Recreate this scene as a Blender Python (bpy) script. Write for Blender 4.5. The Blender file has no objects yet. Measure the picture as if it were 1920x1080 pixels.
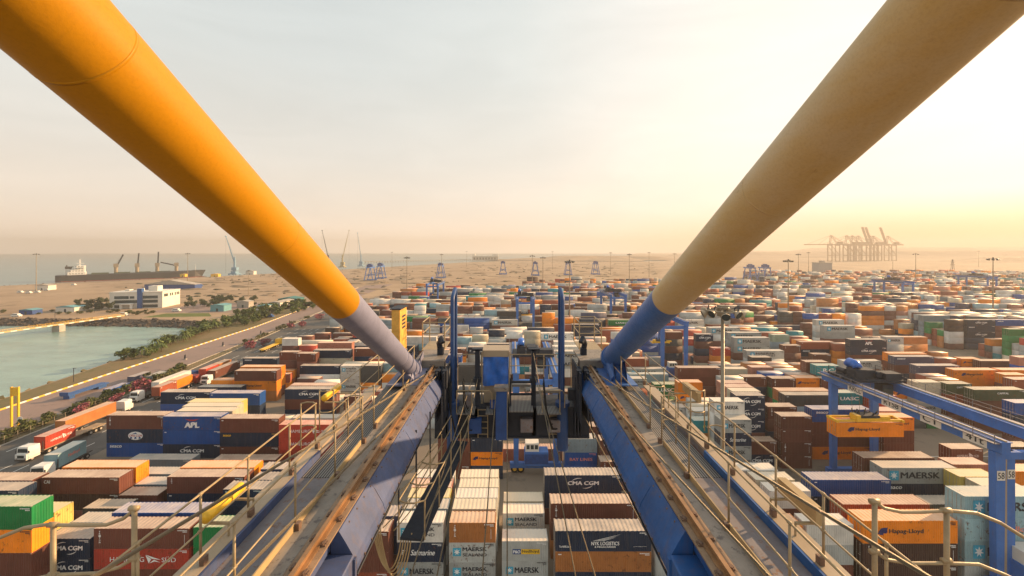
import bpy, bmesh, math, random
import numpy as np
from mathutils import Vector, Matrix
R = math.radians
random.seed(7)
sc = bpy.context.scene
col = sc.collection
# ------------------------------------------------------------ camera
F, CX, HY, H = 770.0, 960.0, 468.0, 43.6        # focal length in photo pixels, vanishing point, eye height
cam_d = bpy.data.cameras.new('camera'); cam = bpy.data.objects.new('camera', cam_d); col.objects.link(cam)
cam.location = (0, 0, H); cam.rotation_euler = (R(90), 0, 0)
cam_d.sensor_width = 36; cam_d.lens = 36*F/1920; cam_d.shift_y = -72/1920
cam_d.clip_start = 0.05; cam_d.clip_end = 60000
sc.camera = cam
# ------------------------------------------------------------ light
SUN_AZ, SUN_EL = R(66), R(18)      # azimuth measured from +Y towards +X
sdir = Vector((math.sin(SUN_AZ)*math.cos(SUN_EL), math.cos(SUN_AZ)*math.cos(SUN_EL), math.sin(SUN_EL)))
sun_d = bpy.data.lights.new('sun', 'SUN'); sun = bpy.data.objects.new('sun', sun_d); col.objects.link(sun)
sun_d.energy = 5.0; sun_d.angle = R(0.6); sun_d.color = (1.0, 0.64, 0.33)
sun.rotation_euler = (-sdir).to_track_quat('-Z', 'Y').to_euler(); sun.location = sdir*200
W = bpy.data.worlds.new('World'); sc.world = W; W.use_nodes = True
nt = W.node_tree; nt.nodes.clear()
def N(t, ty, **k):
    n = t.nodes.new(ty)
    for a, b in k.items():
        if a.startswith('_'): setattr(n, a[1:], b)
        else: n.inputs[a.replace('__', ' ')].default_value = b
    return n
out = N(nt, 'ShaderNodeOutputWorld')
sky = N(nt, 'ShaderNodeTexSky', _sky_type='NISHITA', _sun_disc=False, _sun_elevation=SUN_EL, _sun_rotation=SUN_AZ,
        _air_density=1.0, _dust_density=4.0, _ozone_density=1.0)
bg1 = N(nt, 'ShaderNodeBackground', Strength=0.004); nt.links.new(sky.outputs[0], bg1.inputs[0])
# thick dusty evening air: a pale grey-blue zenith, a peach horizon, a broad warm glow around the sun
tc = N(nt, 'ShaderNodeTexCoord')
sep = N(nt, 'ShaderNodeSeparateXYZ'); nt.links.new(tc.outputs['Generated'], sep.inputs[0])
ramp = N(nt, 'ShaderNodeValToRGB'); nt.links.new(sep.outputs['Z'], ramp.inputs[0])
el = ramp.color_ramp.elements
el[0].position = 0.0; el[0].color = (1.15, .95, .76, 1)
el[1].position = 1.0; el[1].color = (.47, .53, .54, 1)
for p, c in ((.03, (.90, .74, .59, 1)), (.08, (.76, .66, .55, 1)), (.2, (.65, .62, .56, 1)), (.38, (.57, .595, .575, 1)), (.6, (.50, .55, .555, 1))):
    e = el.new(p); e.color = c
dot = N(nt, 'ShaderNodeVectorMath', _operation='DOT_PRODUCT'); nt.links.new(tc.outputs['Generated'], dot.inputs[0]); dot.inputs[1].default_value = sdir
glow = N(nt, 'ShaderNodeValToRGB'); nt.links.new(dot.outputs['Value'], glow.inputs[0])
ge = glow.color_ramp.elements
ge[0].position = 0.15; ge[0].color = (0, 0, 0, 1); ge[1].position = 1.0; ge[1].color = (.50, .35, .22, 1)
for p, c in ((.5, (.07, .06, .045, 1)), (.72, (.21, .155, .11, 1)), (.9, (.34, .245, .165, 1))):
    e = ge.new(p); e.color = c
add = N(nt, 'ShaderNodeMix', _data_type='RGBA', _blend_type='ADD'); add.inputs[0].default_value = 1
nt.links.new(ramp.outputs[0], add.inputs[6]); nt.links.new(glow.outputs[0], add.inputs[7])
# low sky turns golden towards the sun
near = N(nt, 'ShaderNodeMapRange', _interpolation_type='SMOOTHSTEP'); nt.links.new(dot.outputs['Value'], near.inputs[0]); near.inputs[1].default_value = .45; near.inputs[2].default_value = .97
lowm = N(nt, 'ShaderNodeMapRange', _interpolation_type='SMOOTHSTEP'); nt.links.new(sep.outputs['Z'], lowm.inputs[0]); lowm.inputs[1].default_value = .11; lowm.inputs[2].default_value = 0.0
gm_ = N(nt, 'ShaderNodeMath', _operation='MULTIPLY'); nt.links.new(near.outputs[0], gm_.inputs[0]); nt.links.new(lowm.outputs[0], gm_.inputs[1])
gold = N(nt, 'ShaderNodeMix', _data_type='RGBA'); nt.links.new(gm_.outputs[0], gold.inputs[0]); nt.links.new(add.outputs[2], gold.inputs[6]); gold.inputs[7].default_value = (.92, .47, .17, 1)
# faint uneven dust layers
cm = N(nt, 'ShaderNodeMapping'); nt.links.new(tc.outputs['Generated'], cm.inputs[0]); cm.inputs['Scale'].default_value = (1.6, 1.6, 7.0)
cn = N(nt, 'ShaderNodeTexNoise', Scale=1.7, Detail=7.0, Roughness=.55, Distortion=.6); nt.links.new(cm.outputs[0], cn.inputs['Vector'])
cr = N(nt, 'ShaderNodeMapRange'); nt.links.new(cn.outputs[0], cr.inputs[0]); cr.inputs[1].default_value = .3; cr.inputs[2].default_value = .7; cr.inputs[3].default_value = .955; cr.inputs[4].default_value = 1.05
cs = N(nt, 'ShaderNodeVectorMath', _operation='SCALE'); nt.links.new(gold.outputs[2], cs.inputs[0]); nt.links.new(cr.outputs[0], cs.inputs['Scale'])
bg2 = N(nt, 'ShaderNodeBackground', Strength=0.655); nt.links.new(cs.outputs[0], bg2.inputs[0])
ash = N(nt, 'ShaderNodeAddShader'); nt.links.new(bg1.outputs[0], ash.inputs[0]); nt.links.new(bg2.outputs[0], ash.inputs[1])
nt.links.new(ash.outputs[0], out.inputs[0])
sc.view_settings.view_transform = 'Standard'; sc.view_settings.look = 'None'
sc.view_settings.exposure = 0.95; sc.view_settings.gamma = 1.0
sc.cycles.use_denoising = True; sc.cycles.max_bounces = 6; sc.cycles.volume_bounces = 0
sc.cycles.sample_clamp_indirect = 4.0
# ------------------------------------------------------------ materials
def srgb(r, g, b):
    f = lambda c: (c/255/12.92) if c/255 <= .04045 else ((c/255+.055)/1.055)**2.4
    return (f(r), f(g), f(b))
def base_mat(name):
    m = bpy.data.materials.new(name); m.use_nodes = True
    t = m.node_tree; b = t.nodes['Principled BSDF']
    return m, t, b
def noise(t, scale, detail=6, rough=.6, vec=None, coord='Object'):
    n = N(t, 'ShaderNodeTexNoise', Scale=scale, Detail=detail, Roughness=rough)
    if vec is None:
        c = N(t, 'ShaderNodeTexCoord'); vec = c.outputs[coord]
    t.links.new(vec, n.inputs['Vector'])
    return n
def mixc(t, fac, a, b, mode='MIX'):
    n = N(t, 'ShaderNodeMix', _data_type='RGBA', _blend_type=mode)
    for s, i in ((fac, 0), (a, 6), (b, 7)):
        if hasattr(s, 'is_linked'): t.links.new(s, n.inputs[i])
        else: n.inputs[i].default_value = s if i == 0 else (*s[:3], 1)
    return n.outputs[2]
def mrange(t, v, a, b, c=0., d=1.):
    n = N(t, 'ShaderNodeMapRange'); t.links.new(v, n.inputs[0])
    for i, x in enumerate((a, b, c, d)): n.inputs[i+1].default_value = x
    return n.outputs[0]
def paint(name, c, rough=.5, metal=0., wear=None, wcol=(.16, .075, .035), scale=1.2, var=.25, spec=.4, bump=0., coord='Object', streak=0.):
    """painted or bare surface: slow tone variation, and blotches of wear when asked"""
    m, t, b = base_mat(name)
    n1 = noise(t, scale, 8, .65, coord=coord)
    f = mrange(t, n1.outputs[0], .3, .7, 1-var, 1+var)
    mul = N(t, 'ShaderNodeVectorMath', _operation='SCALE'); mul.inputs[0].default_value = c; t.links.new(f, mul.inputs['Scale'])
    cc = mul.outputs[0]
    if wear:
        n2 = noise(t, scale*4.3, 10, .7, coord=coord)
        cc = mixc(t, mrange(t, n2.outputs[0], wear, wear+.07), cc, wcol)
    if streak:                              # rain-washed rust and soot runs, longest downwards
        mp = N(t, 'ShaderNodeMapping'); gg = N(t, 'ShaderNodeNewGeometry'); t.links.new(gg.outputs['Position'], mp.inputs[0]); mp.inputs['Scale'].default_value = (5, 5, .6)
        n4 = noise(t, 1.0, 8, .7, mp.outputs[0]); cc = mixc(t, mrange(t, n4.outputs[0], .50, .78, 0, streak), cc, (.13, .085, .06))
    t.links.new(cc, b.inputs['Base Color'])
    b.inputs['Metallic'].default_value = metal
    n3 = noise(t, scale*9, 6, .7, coord=coord)
    t.links.new(mrange(t, n3.outputs[0], .3, .7, max(.05, rough-.12), min(1, rough+.12)), b.inputs['Roughness'])
    b.inputs['Specular IOR Level'].default_value = spec
    if bump:
        bp = N(t, 'ShaderNodeBump', Strength=bump, Distance=.02); t.links.new(n3.outputs[0], bp.inputs['Height']); t.links.new(bp.outputs[0], b.inputs['Normal'])
    return m
M = {}
M['pipe_yellow'] = paint('pipe_yellow', (.52, .275, .014), .5, 0, None, scale=.7, var=.10, spec=.35, bump=.03)
def dusty(name, c, dust, k, spec=.45):
    m, t, b = base_mat(name); g = N(t, 'ShaderNodeTexCoord')
    mp = N(t, 'ShaderNodeMapping'); t.links.new(g.outputs['Object'], mp.inputs[0]); mp.inputs['Scale'].default_value = (1.0, .35, 1.0)
    a = noise(t, 1.1, 10, .72, mp.outputs[0]); f = noise(t, 38, 4, .7, g.outputs['Object']); q = noise(t, 3.2, 12, .8, mp.outputs[0])
    c1 = mixc(t, mrange(t, a.outputs[0], .3, .72, 0, k), c, dust); c2 = mixc(t, mrange(t, f.outputs[0], .45, .8, 0, .3), c1, tuple(x*.45 for x in c)); c3 = mixc(t, mrange(t, q.outputs[0], .60, .72, 0, .5), c2, (.11, .06, .025))
    t.links.new(c3, b.inputs['Base Color']); t.links.new(mrange(t, q.outputs[0], .3, .7, .38, .62), b.inputs['Roughness']); b.inputs['Specular IOR Level'].default_value = spec
    bp = N(t, 'ShaderNodeBump', Strength=.12, Distance=.01); t.links.new(f.outputs[0], bp.inputs['Height']); t.links.new(bp.outputs[0], b.inputs['Normal'])
    return m
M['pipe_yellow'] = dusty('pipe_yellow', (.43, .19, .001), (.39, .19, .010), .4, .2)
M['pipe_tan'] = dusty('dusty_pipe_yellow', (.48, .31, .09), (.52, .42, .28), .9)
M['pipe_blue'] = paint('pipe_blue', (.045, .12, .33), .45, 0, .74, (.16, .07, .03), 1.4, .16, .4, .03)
M['pipe_blue_sunlit'] = paint('sunlit_pipe_blue', (.17, .18, .27), .55, 0, .66, (.18, .08, .04), 1.4, .16, .35, .03)  # paler copy of the foot blue, warm sunlight put into its colour
M['crane_blue_sunlit'] = paint('sunlit_crane_blue', (.06, .085, .18), .55, 0, .64, (.13, .07, .04), 1.1, .28, .3, .05, streak=.55)  # greyer girder blue for the left side, sunlight painted into the tone
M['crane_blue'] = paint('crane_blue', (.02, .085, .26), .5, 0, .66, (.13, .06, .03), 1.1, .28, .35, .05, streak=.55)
M['steel_blue_light'] = paint('rtg_blue', (.04, .145, .44), .55, 0, .66, (.2, .11, .06), .35, .2, .3, streak=.35)
M['dark_steel'] = paint('dark_steel', (.018, .023, .035), .6, 0, .66, (.06, .04, .03), 1., .3, .3, .1)
M['black'] = paint('black_rubber', (.012, .012, .013), .7, 0, scale=2, spec=.3)
M['deck'] = paint('worn_deck', (.22, .19, .16), .55, 0, .55, (.10, .085, .08), 1.3, .25, .5, .25)
M['deck_rust'] = paint('deck_rail_bed', (.26, .175, .11), .6, 0, .58, (.12, .065, .04), 2.0, .3, .4, .3)
M['walk'] = paint('walkway_steel', (.17, .155, .165), .6, 0, .56, (.17, .10, .07), 1.5, .25, .4, .25)
M['rail_steel'] = paint('crane_rail', (.30, .165, .075), .38, .35, .62, (.12, .05, .03), 2.5, .3, .5, .2)
M['clip'] = paint('rail_clip', (.16, .10, .07), .6, .2, .6, (.35, .28, .2), 9, .4, .4)
M['handrail'] = paint('galvanised_rail', (.31, .235, .135), .5, .15, .70, (.23, .12, .06), 5, .2, .5, .15)
M['toe'] = paint('toe_board', (.36, .26, .13), .55, 0, .68, (.2, .11, .06), 2.2, .2, .4, .1)
M['tray'] = paint('cable_tray_cover', (.34, .265, .18), .5, 0, .74, (.25, .17, .1), .9, .1, .5, .05)
M['rope'] = None
M['tarp'] = paint('blue_tarpaulin', (.015, .12, .48), .35, 0, scale=3, var=.3, spec=.5, bump=.6)
M['fender_yellow'] = paint('yellow_paint', (.78, .45, .03), .4, 0, .7, (.3, .12, .03), 5, .2, .4)
M['pillar'] = paint('switch_cabinet', (.62, .33, .06), .5, 0, .66, (.1, .06, .03), 3, .25, .4)
M['glass'] = paint('dark_glass', (.03, .045, .05), .12, 0, scale=1, var=.3, spec=.6)
M['white'] = paint('white_paint', (.70, .69, .65), .45, 0, .75, (.35, .27, .2), .6, .1)
M['offwhite'] = paint('cream_wall', (.66, .62, .55), .7, 0, scale=.2, var=.1)
M['conc'] = paint('concrete', (.38, .34, .29), .85, 0, .66, (.22, .19, .16), .3, .2)
M['lamp'] = paint('floodlight', (.10, .10, .09), .4, .3, scale=2)
M['pole'] = paint('mast_pole', (.26, .215, .155), .5, .2, scale=.5, var=.12)
M['txt_white'] = paint('white_lettering', (.78, .78, .76), .6, 0, .72, (.4, .38, .36), 1.5, .1)
M['txt_dark'] = paint('dark_lettering', (.02, .025, .035), .6, 0, scale=1.5)
M['txt_navy'] = paint('navy_lettering', (.015, .025, .12), .6, 0, scale=1.5)
M['txt_red'] = paint('red_lettering', (.45, .05, .04), .6, 0, scale=1.5)
M['txt_salmon'] = paint('salmon_lettering', (.72, .25, .20), .6, 0, scale=1.5)
M['txt_yellow'] = paint('yellow_panel', (.78, .47, .02), .6, 0, scale=1.5)
M['txt_lime'] = paint('lime_mark', (.5, .62, .08), .6, 0, scale=1.5)
M['star_blue'] = paint('pale_blue_emblem', (.05, .34, .50), .6, 0, scale=1.5)
M['panel_blue'] = paint('panel_blue', (.015, .06, .22), .6, 0, scale=1.5)
def rope_mat():
    m, t, b = base_mat('wire_rope')
    c = N(t, 'ShaderNodeTexCoord'); w = N(t, 'ShaderNodeTexWave', Scale=1.0, Distortion=0.0); w.bands_direction = 'X'
    uv = N(t, 'ShaderNodeUVMap'); mp = N(t, 'ShaderNodeMapping'); t.links.new(uv.outputs[0], mp.inputs[0])
    mp.inputs['Rotation'].default_value = (0, 0, R(38)); mp.inputs['Scale'].default_value = (7, 7, 1)
    t.links.new(mp.outputs[0], w.inputs['Vector'])
    t.links.new(mixc(t, w.outputs[0], (.06, .05, .035), (.36, .29, .19)), b.inputs['Base Color'])
    bp = N(t, 'ShaderNodeBump', Strength=.8, Distance=.01); t.links.new(w.outputs[0], bp.inputs['Height']); t.links.new(bp.outputs[0], b.inputs['Normal'])
    b.inputs['Roughness'].default_value = .5; b.inputs['Metallic'].default_value = .4
    return m
M['rope'] = rope_mat()
def grating_mat():
    m, t, b = base_mat('open_grating')
    c = N(t, 'ShaderNodeTexCoord'); mp = N(t, 'ShaderNodeMapping'); t.links.new(c.outputs['Object'], mp.inputs[0])
    w = N(t, 'ShaderNodeTexWave', Scale=5.5, Distortion=0.0); w.bands_direction = 'X'; t.links.new(mp.outputs[0], w.inputs['Vector'])
    t.links.new(mixc(t, mrange(t, w.outputs[0], .35, .65), (.015, .015, .018), (.24, .22, .20)), b.inputs['Base Color'])
    b.inputs['Roughness'].default_value = .6
    return m
M['grate'] = grating_mat()
# ------------------------------------------------------------ mesh helpers
class MB:
    """collects boxes, bars and tubes; build() links them as ONE mesh object"""
    def __init__(s): s.v, s.f, s.m, s.uv = [], [], [], {}
    def face(s, idx, mi=0): s.f.append(idx); s.m.append(mi)
    def poly(s, pts, mi=0):
        n = len(s.v); s.v += [tuple(p) for p in pts]; s.face(list(range(n, n+len(pts))), mi)
    def box(s, x0, x1, y0, y1, z0, z1, mi=0, mat=None):
        n = len(s.v)
        ps = [(x0,y0,z0),(x1,y0,z0),(x1,y1,z0),(x0,y1,z0),(x0,y0,z1),(x1,y0,z1),(x1,y1,z1),(x0,y1,z1)]
        if mat is not None: ps = [tuple(mat @ Vector(p)) for p in ps]
        s.v += ps
        for q in ((0,3,2,1),(4,5,6,7),(0,1,5,4),(1,2,6,5),(2,3,7,6),(3,0,4,7)): s.face([n+i for i in q], mi)
    def bar(s, a, b, w, h=None, mi=0, up=(0, 0, 1)):
        a, b = Vector(a), Vector(b); d = b-a; L = d.length
        if L < 1e-6: return
        d.normalize(); u = Vector(up)
        if abs(d.dot(u)) > .98: u = Vector((0, 1, 0))
        x = d.cross(u).normalized(); z = x.cross(d)
        h = h or w
        mt = Matrix((( x.x, d.x, z.x, a.x), (x.y, d.y, z.y, a.y), (x.z, d.z, z.z, a.z), (0,0,0,1)))
        s.box(-w/2, w/2, 0, L, -h/2, h/2, mi, mt)
    def tube(s, pts, r, n=8, mi=0, cap=True, r2=None):
        pts = [Vector(p) for p in pts]; k = len(pts); base = len(s.v); prev = None; L = 0
        for i, p in enumerate(pts):
            d = (pts[min(i+1, k-1)]-pts[max(i-1, 0)]).normalized()
            if prev is None:
                u = Vector((0, 0, 1)) if abs(d.z) < .9 else Vector((0, 1, 0))
                x = d.cross(u).normalized()
            else: x = (prev - d*prev.dot(d)).normalized()
            prev = x; y = d.cross(x)
            rr = r if r2 is None else r+(r2-r)*i/(k-1)
            if i: L += (p-pts[i-1]).length
            for j in range(n):
                a = 2*math.pi*j/n
                s.uv[len(s.v)] = (j/n*2*math.pi*rr*8, L*8)
                s.v.append(tuple(p+(x*math.cos(a)+y*math.sin(a))*rr))
        for i in range(k-1):
            for j in range(n):
                a = base+i*n+j; b = base+i*n+(j+1) % n
                s.face([a, b, b+n, a+n], mi)
        if cap:
            s.face([base+j for j in range(n)][::-1], mi); s.face([base+(k-1)*n+j for j in range(n)], mi)
    def cyl(s, p, r, h, n=16, mi=0, axis=(0, 0, 1)):
        p = Vector(p); s.tube([p, p+Vector(axis)*h], r, n, mi)
    def extrude(s, prof, y0, y1, mi=0, closed=True):
        """closed profile of (x, z) points swept along Y"""
        k = len(prof); n = len(s.v)
        s.v += [(x, y0, z) for x, z in prof] + [(x, y1, z) for x, z in prof]
        for i in range(k if closed else k-1):
            j = (i+1) % k; s.face([n+i, n+j, n+k+j, n+k+i], mi)
        if closed:
            s.face([n+i for i in range(k)][::-1], mi); s.face([n+k+i for i in range(k)], mi)
    def mesh(s, name, mats, smooth=False):
        me = bpy.data.meshes.new(name); me.from_pydata(s.v, [], s.f)
        for m in mats: me.materials.append(m)
        if len(mats) > 1: me.polygons.foreach_set('material_index', s.m)
        if s.uv:
            uvl = me.uv_layers.new(name='UVMap')
            li = np.empty(len(me.loops), np.int32); me.loops.foreach_get('vertex_index', li)
            arr = np.array([s.uv.get(int(i), (0, 0)) for i in li], np.float32); uvl.data.foreach_set('uv', arr.ravel())
        if smooth: me.shade_smooth() if hasattr(me, 'shade_smooth') else None
        bm = bmesh.new(); bm.from_mesh(me); bmesh.ops.recalc_face_normals(bm, faces=bm.faces); bm.to_mesh(me); bm.free()
        return me
    def build(s, name, mats, parent=None, smooth=False, loc=None, rot=None):
        if not isinstance(mats, (list, tuple)): mats = [mats]
        return link(name, s.mesh(name, mats, smooth), parent, loc, rot)
def link(name, me, parent=None, loc=None, rot=None):
    o = bpy.data.objects.new(name, me); col.objects.link(o)
    if parent: o.parent = parent
    if loc is not None: o.location = loc
    if rot is not None: o.rotation_euler = rot
    return o
def smooth(o, ang=40):
    for p in o.data.polygons: p.use_smooth = True
    try: o.data.set_sharp_from_angle(angle=R(ang))
    except Exception: pass
    return o
def tag(o, label=None, cat=None, group=None, kind=None):
    if label: o['label'] = label
    if cat: o['category'] = cat
    if group: o['group'] = group
    if kind: o['kind'] = kind
    return o
def thing(name, label, cat, loc=(0, 0, 0), rz=0, group=None):
    o = bpy.data.objects.new(name, None); col.objects.link(o); o.location = loc; o.rotation_euler = (0, 0, rz)
    o.empty_display_size = .3
    return tag(o, label, cat, group)
def copy_tree(o, parent=None, loc=None, rz=None, label=None, scale=None):
    c = o.copy(); col.objects.link(c); c.parent = parent
    if loc is not None: c.location = loc
    if rz is not None: c.rotation_euler = (0, 0, rz)
    if label: c['label'] = label
    if scale: c.scale = scale
    for ch in list(o.children):
        copy_tree(ch, c)
    return c
def at(px, py, Y): return Vector(((px-CX)/F*Y, Y, H-(py-HY)/F*Y))
def gnd(px, py, z=0.):
    Y = F*(H-z)/(py-HY); return Vector(((px-CX)/F*Y, Y, z))
def lowz(o):
    pass
_txt = {}
def text_mesh(s, bold=.0, shear=0., space=1.0):
    k = (s, bold, shear, space)
    if k in _txt: return _txt[k]
    cu = bpy.data.curves.new('lettering', 'FONT'); cu.body = s; cu.size = 1; cu.align_x = 'CENTER'; cu.align_y = 'CENTER'
    cu.offset = bold; cu.shear = shear; cu.space_character = space; cu.resolution_u = 3
    ob = bpy.data.objects.new('tmp', cu); col.objects.link(ob); dg = bpy.context.evaluated_depsgraph_get()
    me = bpy.data.meshes.new_from_object(ob.evaluated_get(dg)); bpy.data.objects.remove(ob); bpy.data.curves.remove(cu)
    v = np.array([p.co for p in me.vertices]) if len(me.vertices) else np.zeros((1, 3))
    f = [list(p.vertices) for p in me.polygons]; bpy.data.meshes.remove(me)
    mn, mx = v.min(0), v.max(0); c = (mn+mx)/2; v = v-c; w, h = (mx-mn)[:2]
    _txt[k] = (v[:, :2], f, w, h)
    return _txt[k]
def put_text(mb, s, cx, cz, width=None, height=None, y=0., mi=0, bold=.0, shear=0., space=1.0, rot=0):
    """lettering in the XZ plane facing -Y, centred on (cx, cz)"""
    v, f, w, h = text_mesh(s, 0.0, shear, space)
    sx = (width/w) if width else height/h; sz = (height/h) if height else sx
    for k, (dx, dz) in enumerate(((0, 0), (bold*sx, bold*sz*.5), (-bold*sx, -bold*sz*.5)) if bold else ((0, 0),)):   # strokes thickened by stacking
        n = len(mb.v)
        for a, b in v: mb.v.append((cx+a*sx+dx, y-k*.0006, cz+b*sz+dz))
        for q in f: mb.face([n+i for i in q], mi)
# ------------------------------------------------------------ ground, water, roads
def ground_mat(name, c1, c2, c3, s1, s2, rough=.9, bump=.2):
    m, t, b = base_mat(name)
    g = N(t, 'ShaderNodeNewGeometry')
    n1 = noise(t, s1, 8, .62, g.outputs['Position']); n2 = noise(t, s2, 8, .7, g.outputs['Position'])
    c = mixc(t, mrange(t, n1.outputs[0], .35, .65), c1, c2); c = mixc(t, mrange(t, n2.outputs[0], .56, .68), c, c3)
    t.links.new(c, b.inputs['Base Color']); b.inputs['Roughness'].default_value = rough
    b.inputs['Specular IOR Level'].default_value = .25
    bp = N(t, 'ShaderNodeBump', Strength=bump, Distance=.4); t.links.new(n2.outputs[0], bp.inputs['Height']); t.links.new(bp.outputs[0], b.inputs['Normal'])
    return m
G_sand = ground_mat('dry_sand', (.38, .275, .18), (.26, .18, .115), (.12, .09, .05), .012, .045)
G_asph = ground_mat('asphalt', (.085, .081, .077), (.125, .116, .105), (.05, .048, .046), .06, .22, .85, .05)
G_yard = ground_mat('yard_paving', (.17, .14, .11), (.24, .19, .14), (.10, .085, .07), .02, .12, .85, .05)
G_brick = ground_mat('pink_block_paving', (.27, .195, .17), (.22, .165, .145), (.17, .13, .12), .04, .3, .85, .05)
G_verge = ground_mat('dry_verge', (.20, .14, .075), (.12, .11, .045), (.07, .085, .03), .06, .4)
G_rock = ground_mat('rock_bank', (.055, .045, .038), (.11, .09, .075), (.02, .018, .016), .25, .8, .9, 1.0)
G_grass = ground_mat('lawn_grass', (.12, .14, .03), (.08, .11, .03), (.16, .16, .04), .1, .5)  # three greens mixed by noise
def water_mat(name, c, rough, bs, strength):
    m, t, b = base_mat(name)
    g = N(t, 'ShaderNodeNewGeometry'); mp = N(t, 'ShaderNodeMapping'); t.links.new(g.outputs['Position'], mp.inputs[0])
    mp.inputs['Scale'].default_value = (1, 2.2, 1)
    n = noise(t, bs, 6, .6, mp.outputs[0]); n2 = noise(t, bs*.08, 4, .6, mp.outputs[0])
    t.links.new(mixc(t, mrange(t, n2.outputs[0], .35, .65), c, tuple(x*.75 for x in c)), b.inputs['Base Color'])
    b.inputs['Roughness'].default_value = rough; b.inputs['IOR'].default_value = 1.33
    bp = N(t, 'ShaderNodeBump', Strength=strength, Distance=.3); t.links.new(n.outputs[0], bp.inputs['Height']); t.links.new(bp.outputs[0], b.inputs['Normal'])
    return m
G_sea = water_mat('sea_water', (.16, .23, .225), .3, .12, .5)
G_inlet = water_mat('inlet_water', (.24, .37, .33), .2, .5, .6)
def sheet(name, pts, z, mat, label=None):
    mb = MB(); mb.poly([(x, y, z) for x, y in pts]); o = mb.build(name, mat)
    bm = bmesh.new(); bm.from_mesh(o.data); bmesh.ops.triangulate(bm, faces=bm.faces)
    for f in bm.faces:
        if f.normal.z < 0: f.normal_flip()
    bm.to_mesh(o.data); bm.free()
    return tag(o, kind='structure')
ZW = -3.0
sheet('sea', [(-5100, -200), (5100, -200), (5100, 4900), (-5100, 4900)], ZW-.02, G_sea)
# land outline with the inlet left open on the left
coast = [(-3000, 455), (-633, 460), (-592, 533), (-540, 590), (-486, 655), (-436, 746), (-380, 860), (-333, 987), (-250, 1180), (-163, 1399), (0, 1600), (180, 1540),
         (420, 1500), (600, 1560), (700, 2000), (900, 3200), (1500, 4850), (5000, 4850), (5000, -150), (-140, -150)]
inlet = [(-143, 30), (-146, 100), (-149, 120), (-152, 140), (-157, 165), (-166, 200), (-175, 233), (-190, 251), (-215, 256), (-260, 259), (-330, 259), (-420, 262), (-600, 270), (-3000, 300)]
land = sheet('ground', coast + [(-143, -150)] + inlet, 0.0, G_sand)
# banks down to the water
def bank(name, top, dx, dy, mat, rocks=0):
    mb = MB(); rnd = random.Random(3)
    for (x0, y0), (x1, y1) in zip(top, top[1:]):
        k = max(1, int(math.hypot(x1-x0, y1-y0)/6))
        for i in range(k):
            a, b = i/k, (i+1)/k
            ax, ay, bx, by = x0+(x1-x0)*a, y0+(y1-y0)*a, x0+(x1-x0)*b, y0+(y1-y0)*b
            mb.poly([(ax, ay, -.001), (bx, by, -.001), (bx+dx, by+dy, ZW-.4), (ax+dx, ay+dy, ZW-.4)])
            for j in range(rocks):
                t, u = rnd.random(), rnd.random(); px, py = ax+(bx-ax)*t+dx*u, ay+(by-ay)*t+dy*u; pz = (ZW-.4)*u+.15
                s = rnd.uniform(.35, .95)
                mt = Matrix.Translation((px, py, pz)) @ Matrix.Rotation(rnd.uniform(0, 3), 4, (rnd.random(), rnd.random(), rnd.random()+.1)) @ Matrix.Diagonal((s, s*rnd.uniform(.6, 1), s*rnd.uniform(.5, .9), 1))
                mb.box(-1, 1, -1, 1, -1, 1, 0, mt)
    return tag(mb.build(name, mat), kind='structure')
bank('rock_bank', inlet[6:], 3, -10, G_rock, 14)
bank('shore', inlet[:7], -5, 1.5, G_verge, 1)
bank('coast_edge', coast[1:12], -8, 10, G_rock, 2)
sheet('water', [(-144, 30), (-147, 100), (-150, 120), (-153, 140), (-158, 165), (-167, 200), (-176, 233), (-192, 250), (-260, 258), (-600, 268), (-600, 20)], ZW, G_inlet)
# container yard, road, verge
sheet('container_yard', [(-113, -140), (-113, 85), (-116, 145), (-127, 236), (-136, 320), (-120, 420), (-60, 430), (250, 440), (330, 560), (800, 640), (1200, 640), (1200, -140)], .004, G_yard)
sheet('service_road', [(-113.2, -140), (-113.2, 85), (-116.2, 145), (-127.2, 236), (-143, 365), (-129, 368), (-108, 250), (-89, 160), (-89, -140)], .008, G_asph)
sheet('road', [(-138, -140), (-138.5, 111), (-140.5, 141), (-144, 231), (-161, 365), (-178, 500), (-150, 520), (-141, 365), (-129, 236), (-121, 145), (-119, 85), (-119, -140)], .008, G_brick)
sheet('verge', [(-118.8, -140), (-118.8, 85), (-120.8, 145), (-128.8, 236), (-140.8, 365), (-143.1, 365), (-127.3, 236), (-116.3, 145), (-113.3, 85), (-113.3, -140)][::-1], .006, G_verge)
sheet('shore_verge', [(-139.2, 30), (-139.2, 111), (-141.2, 141), (-144.8, 231), (-162, 365), (-174, 330), (-174, 233), (-165, 200), (-156.5, 165), (-151.5, 140), (-148.5, 120), (-145.5, 100), (-142.8, 30)], .006, G_verge)
sheet('lawn', [(-238, 264), (-196, 268), (-208, 282), (-236, 280)], .006, G_grass)
sheet('forecourt', [(-255, 284), (-186, 284), (-165, 300), (-150, 330), (-180, 340), (-252, 330)], .006, G_brick)
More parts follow.
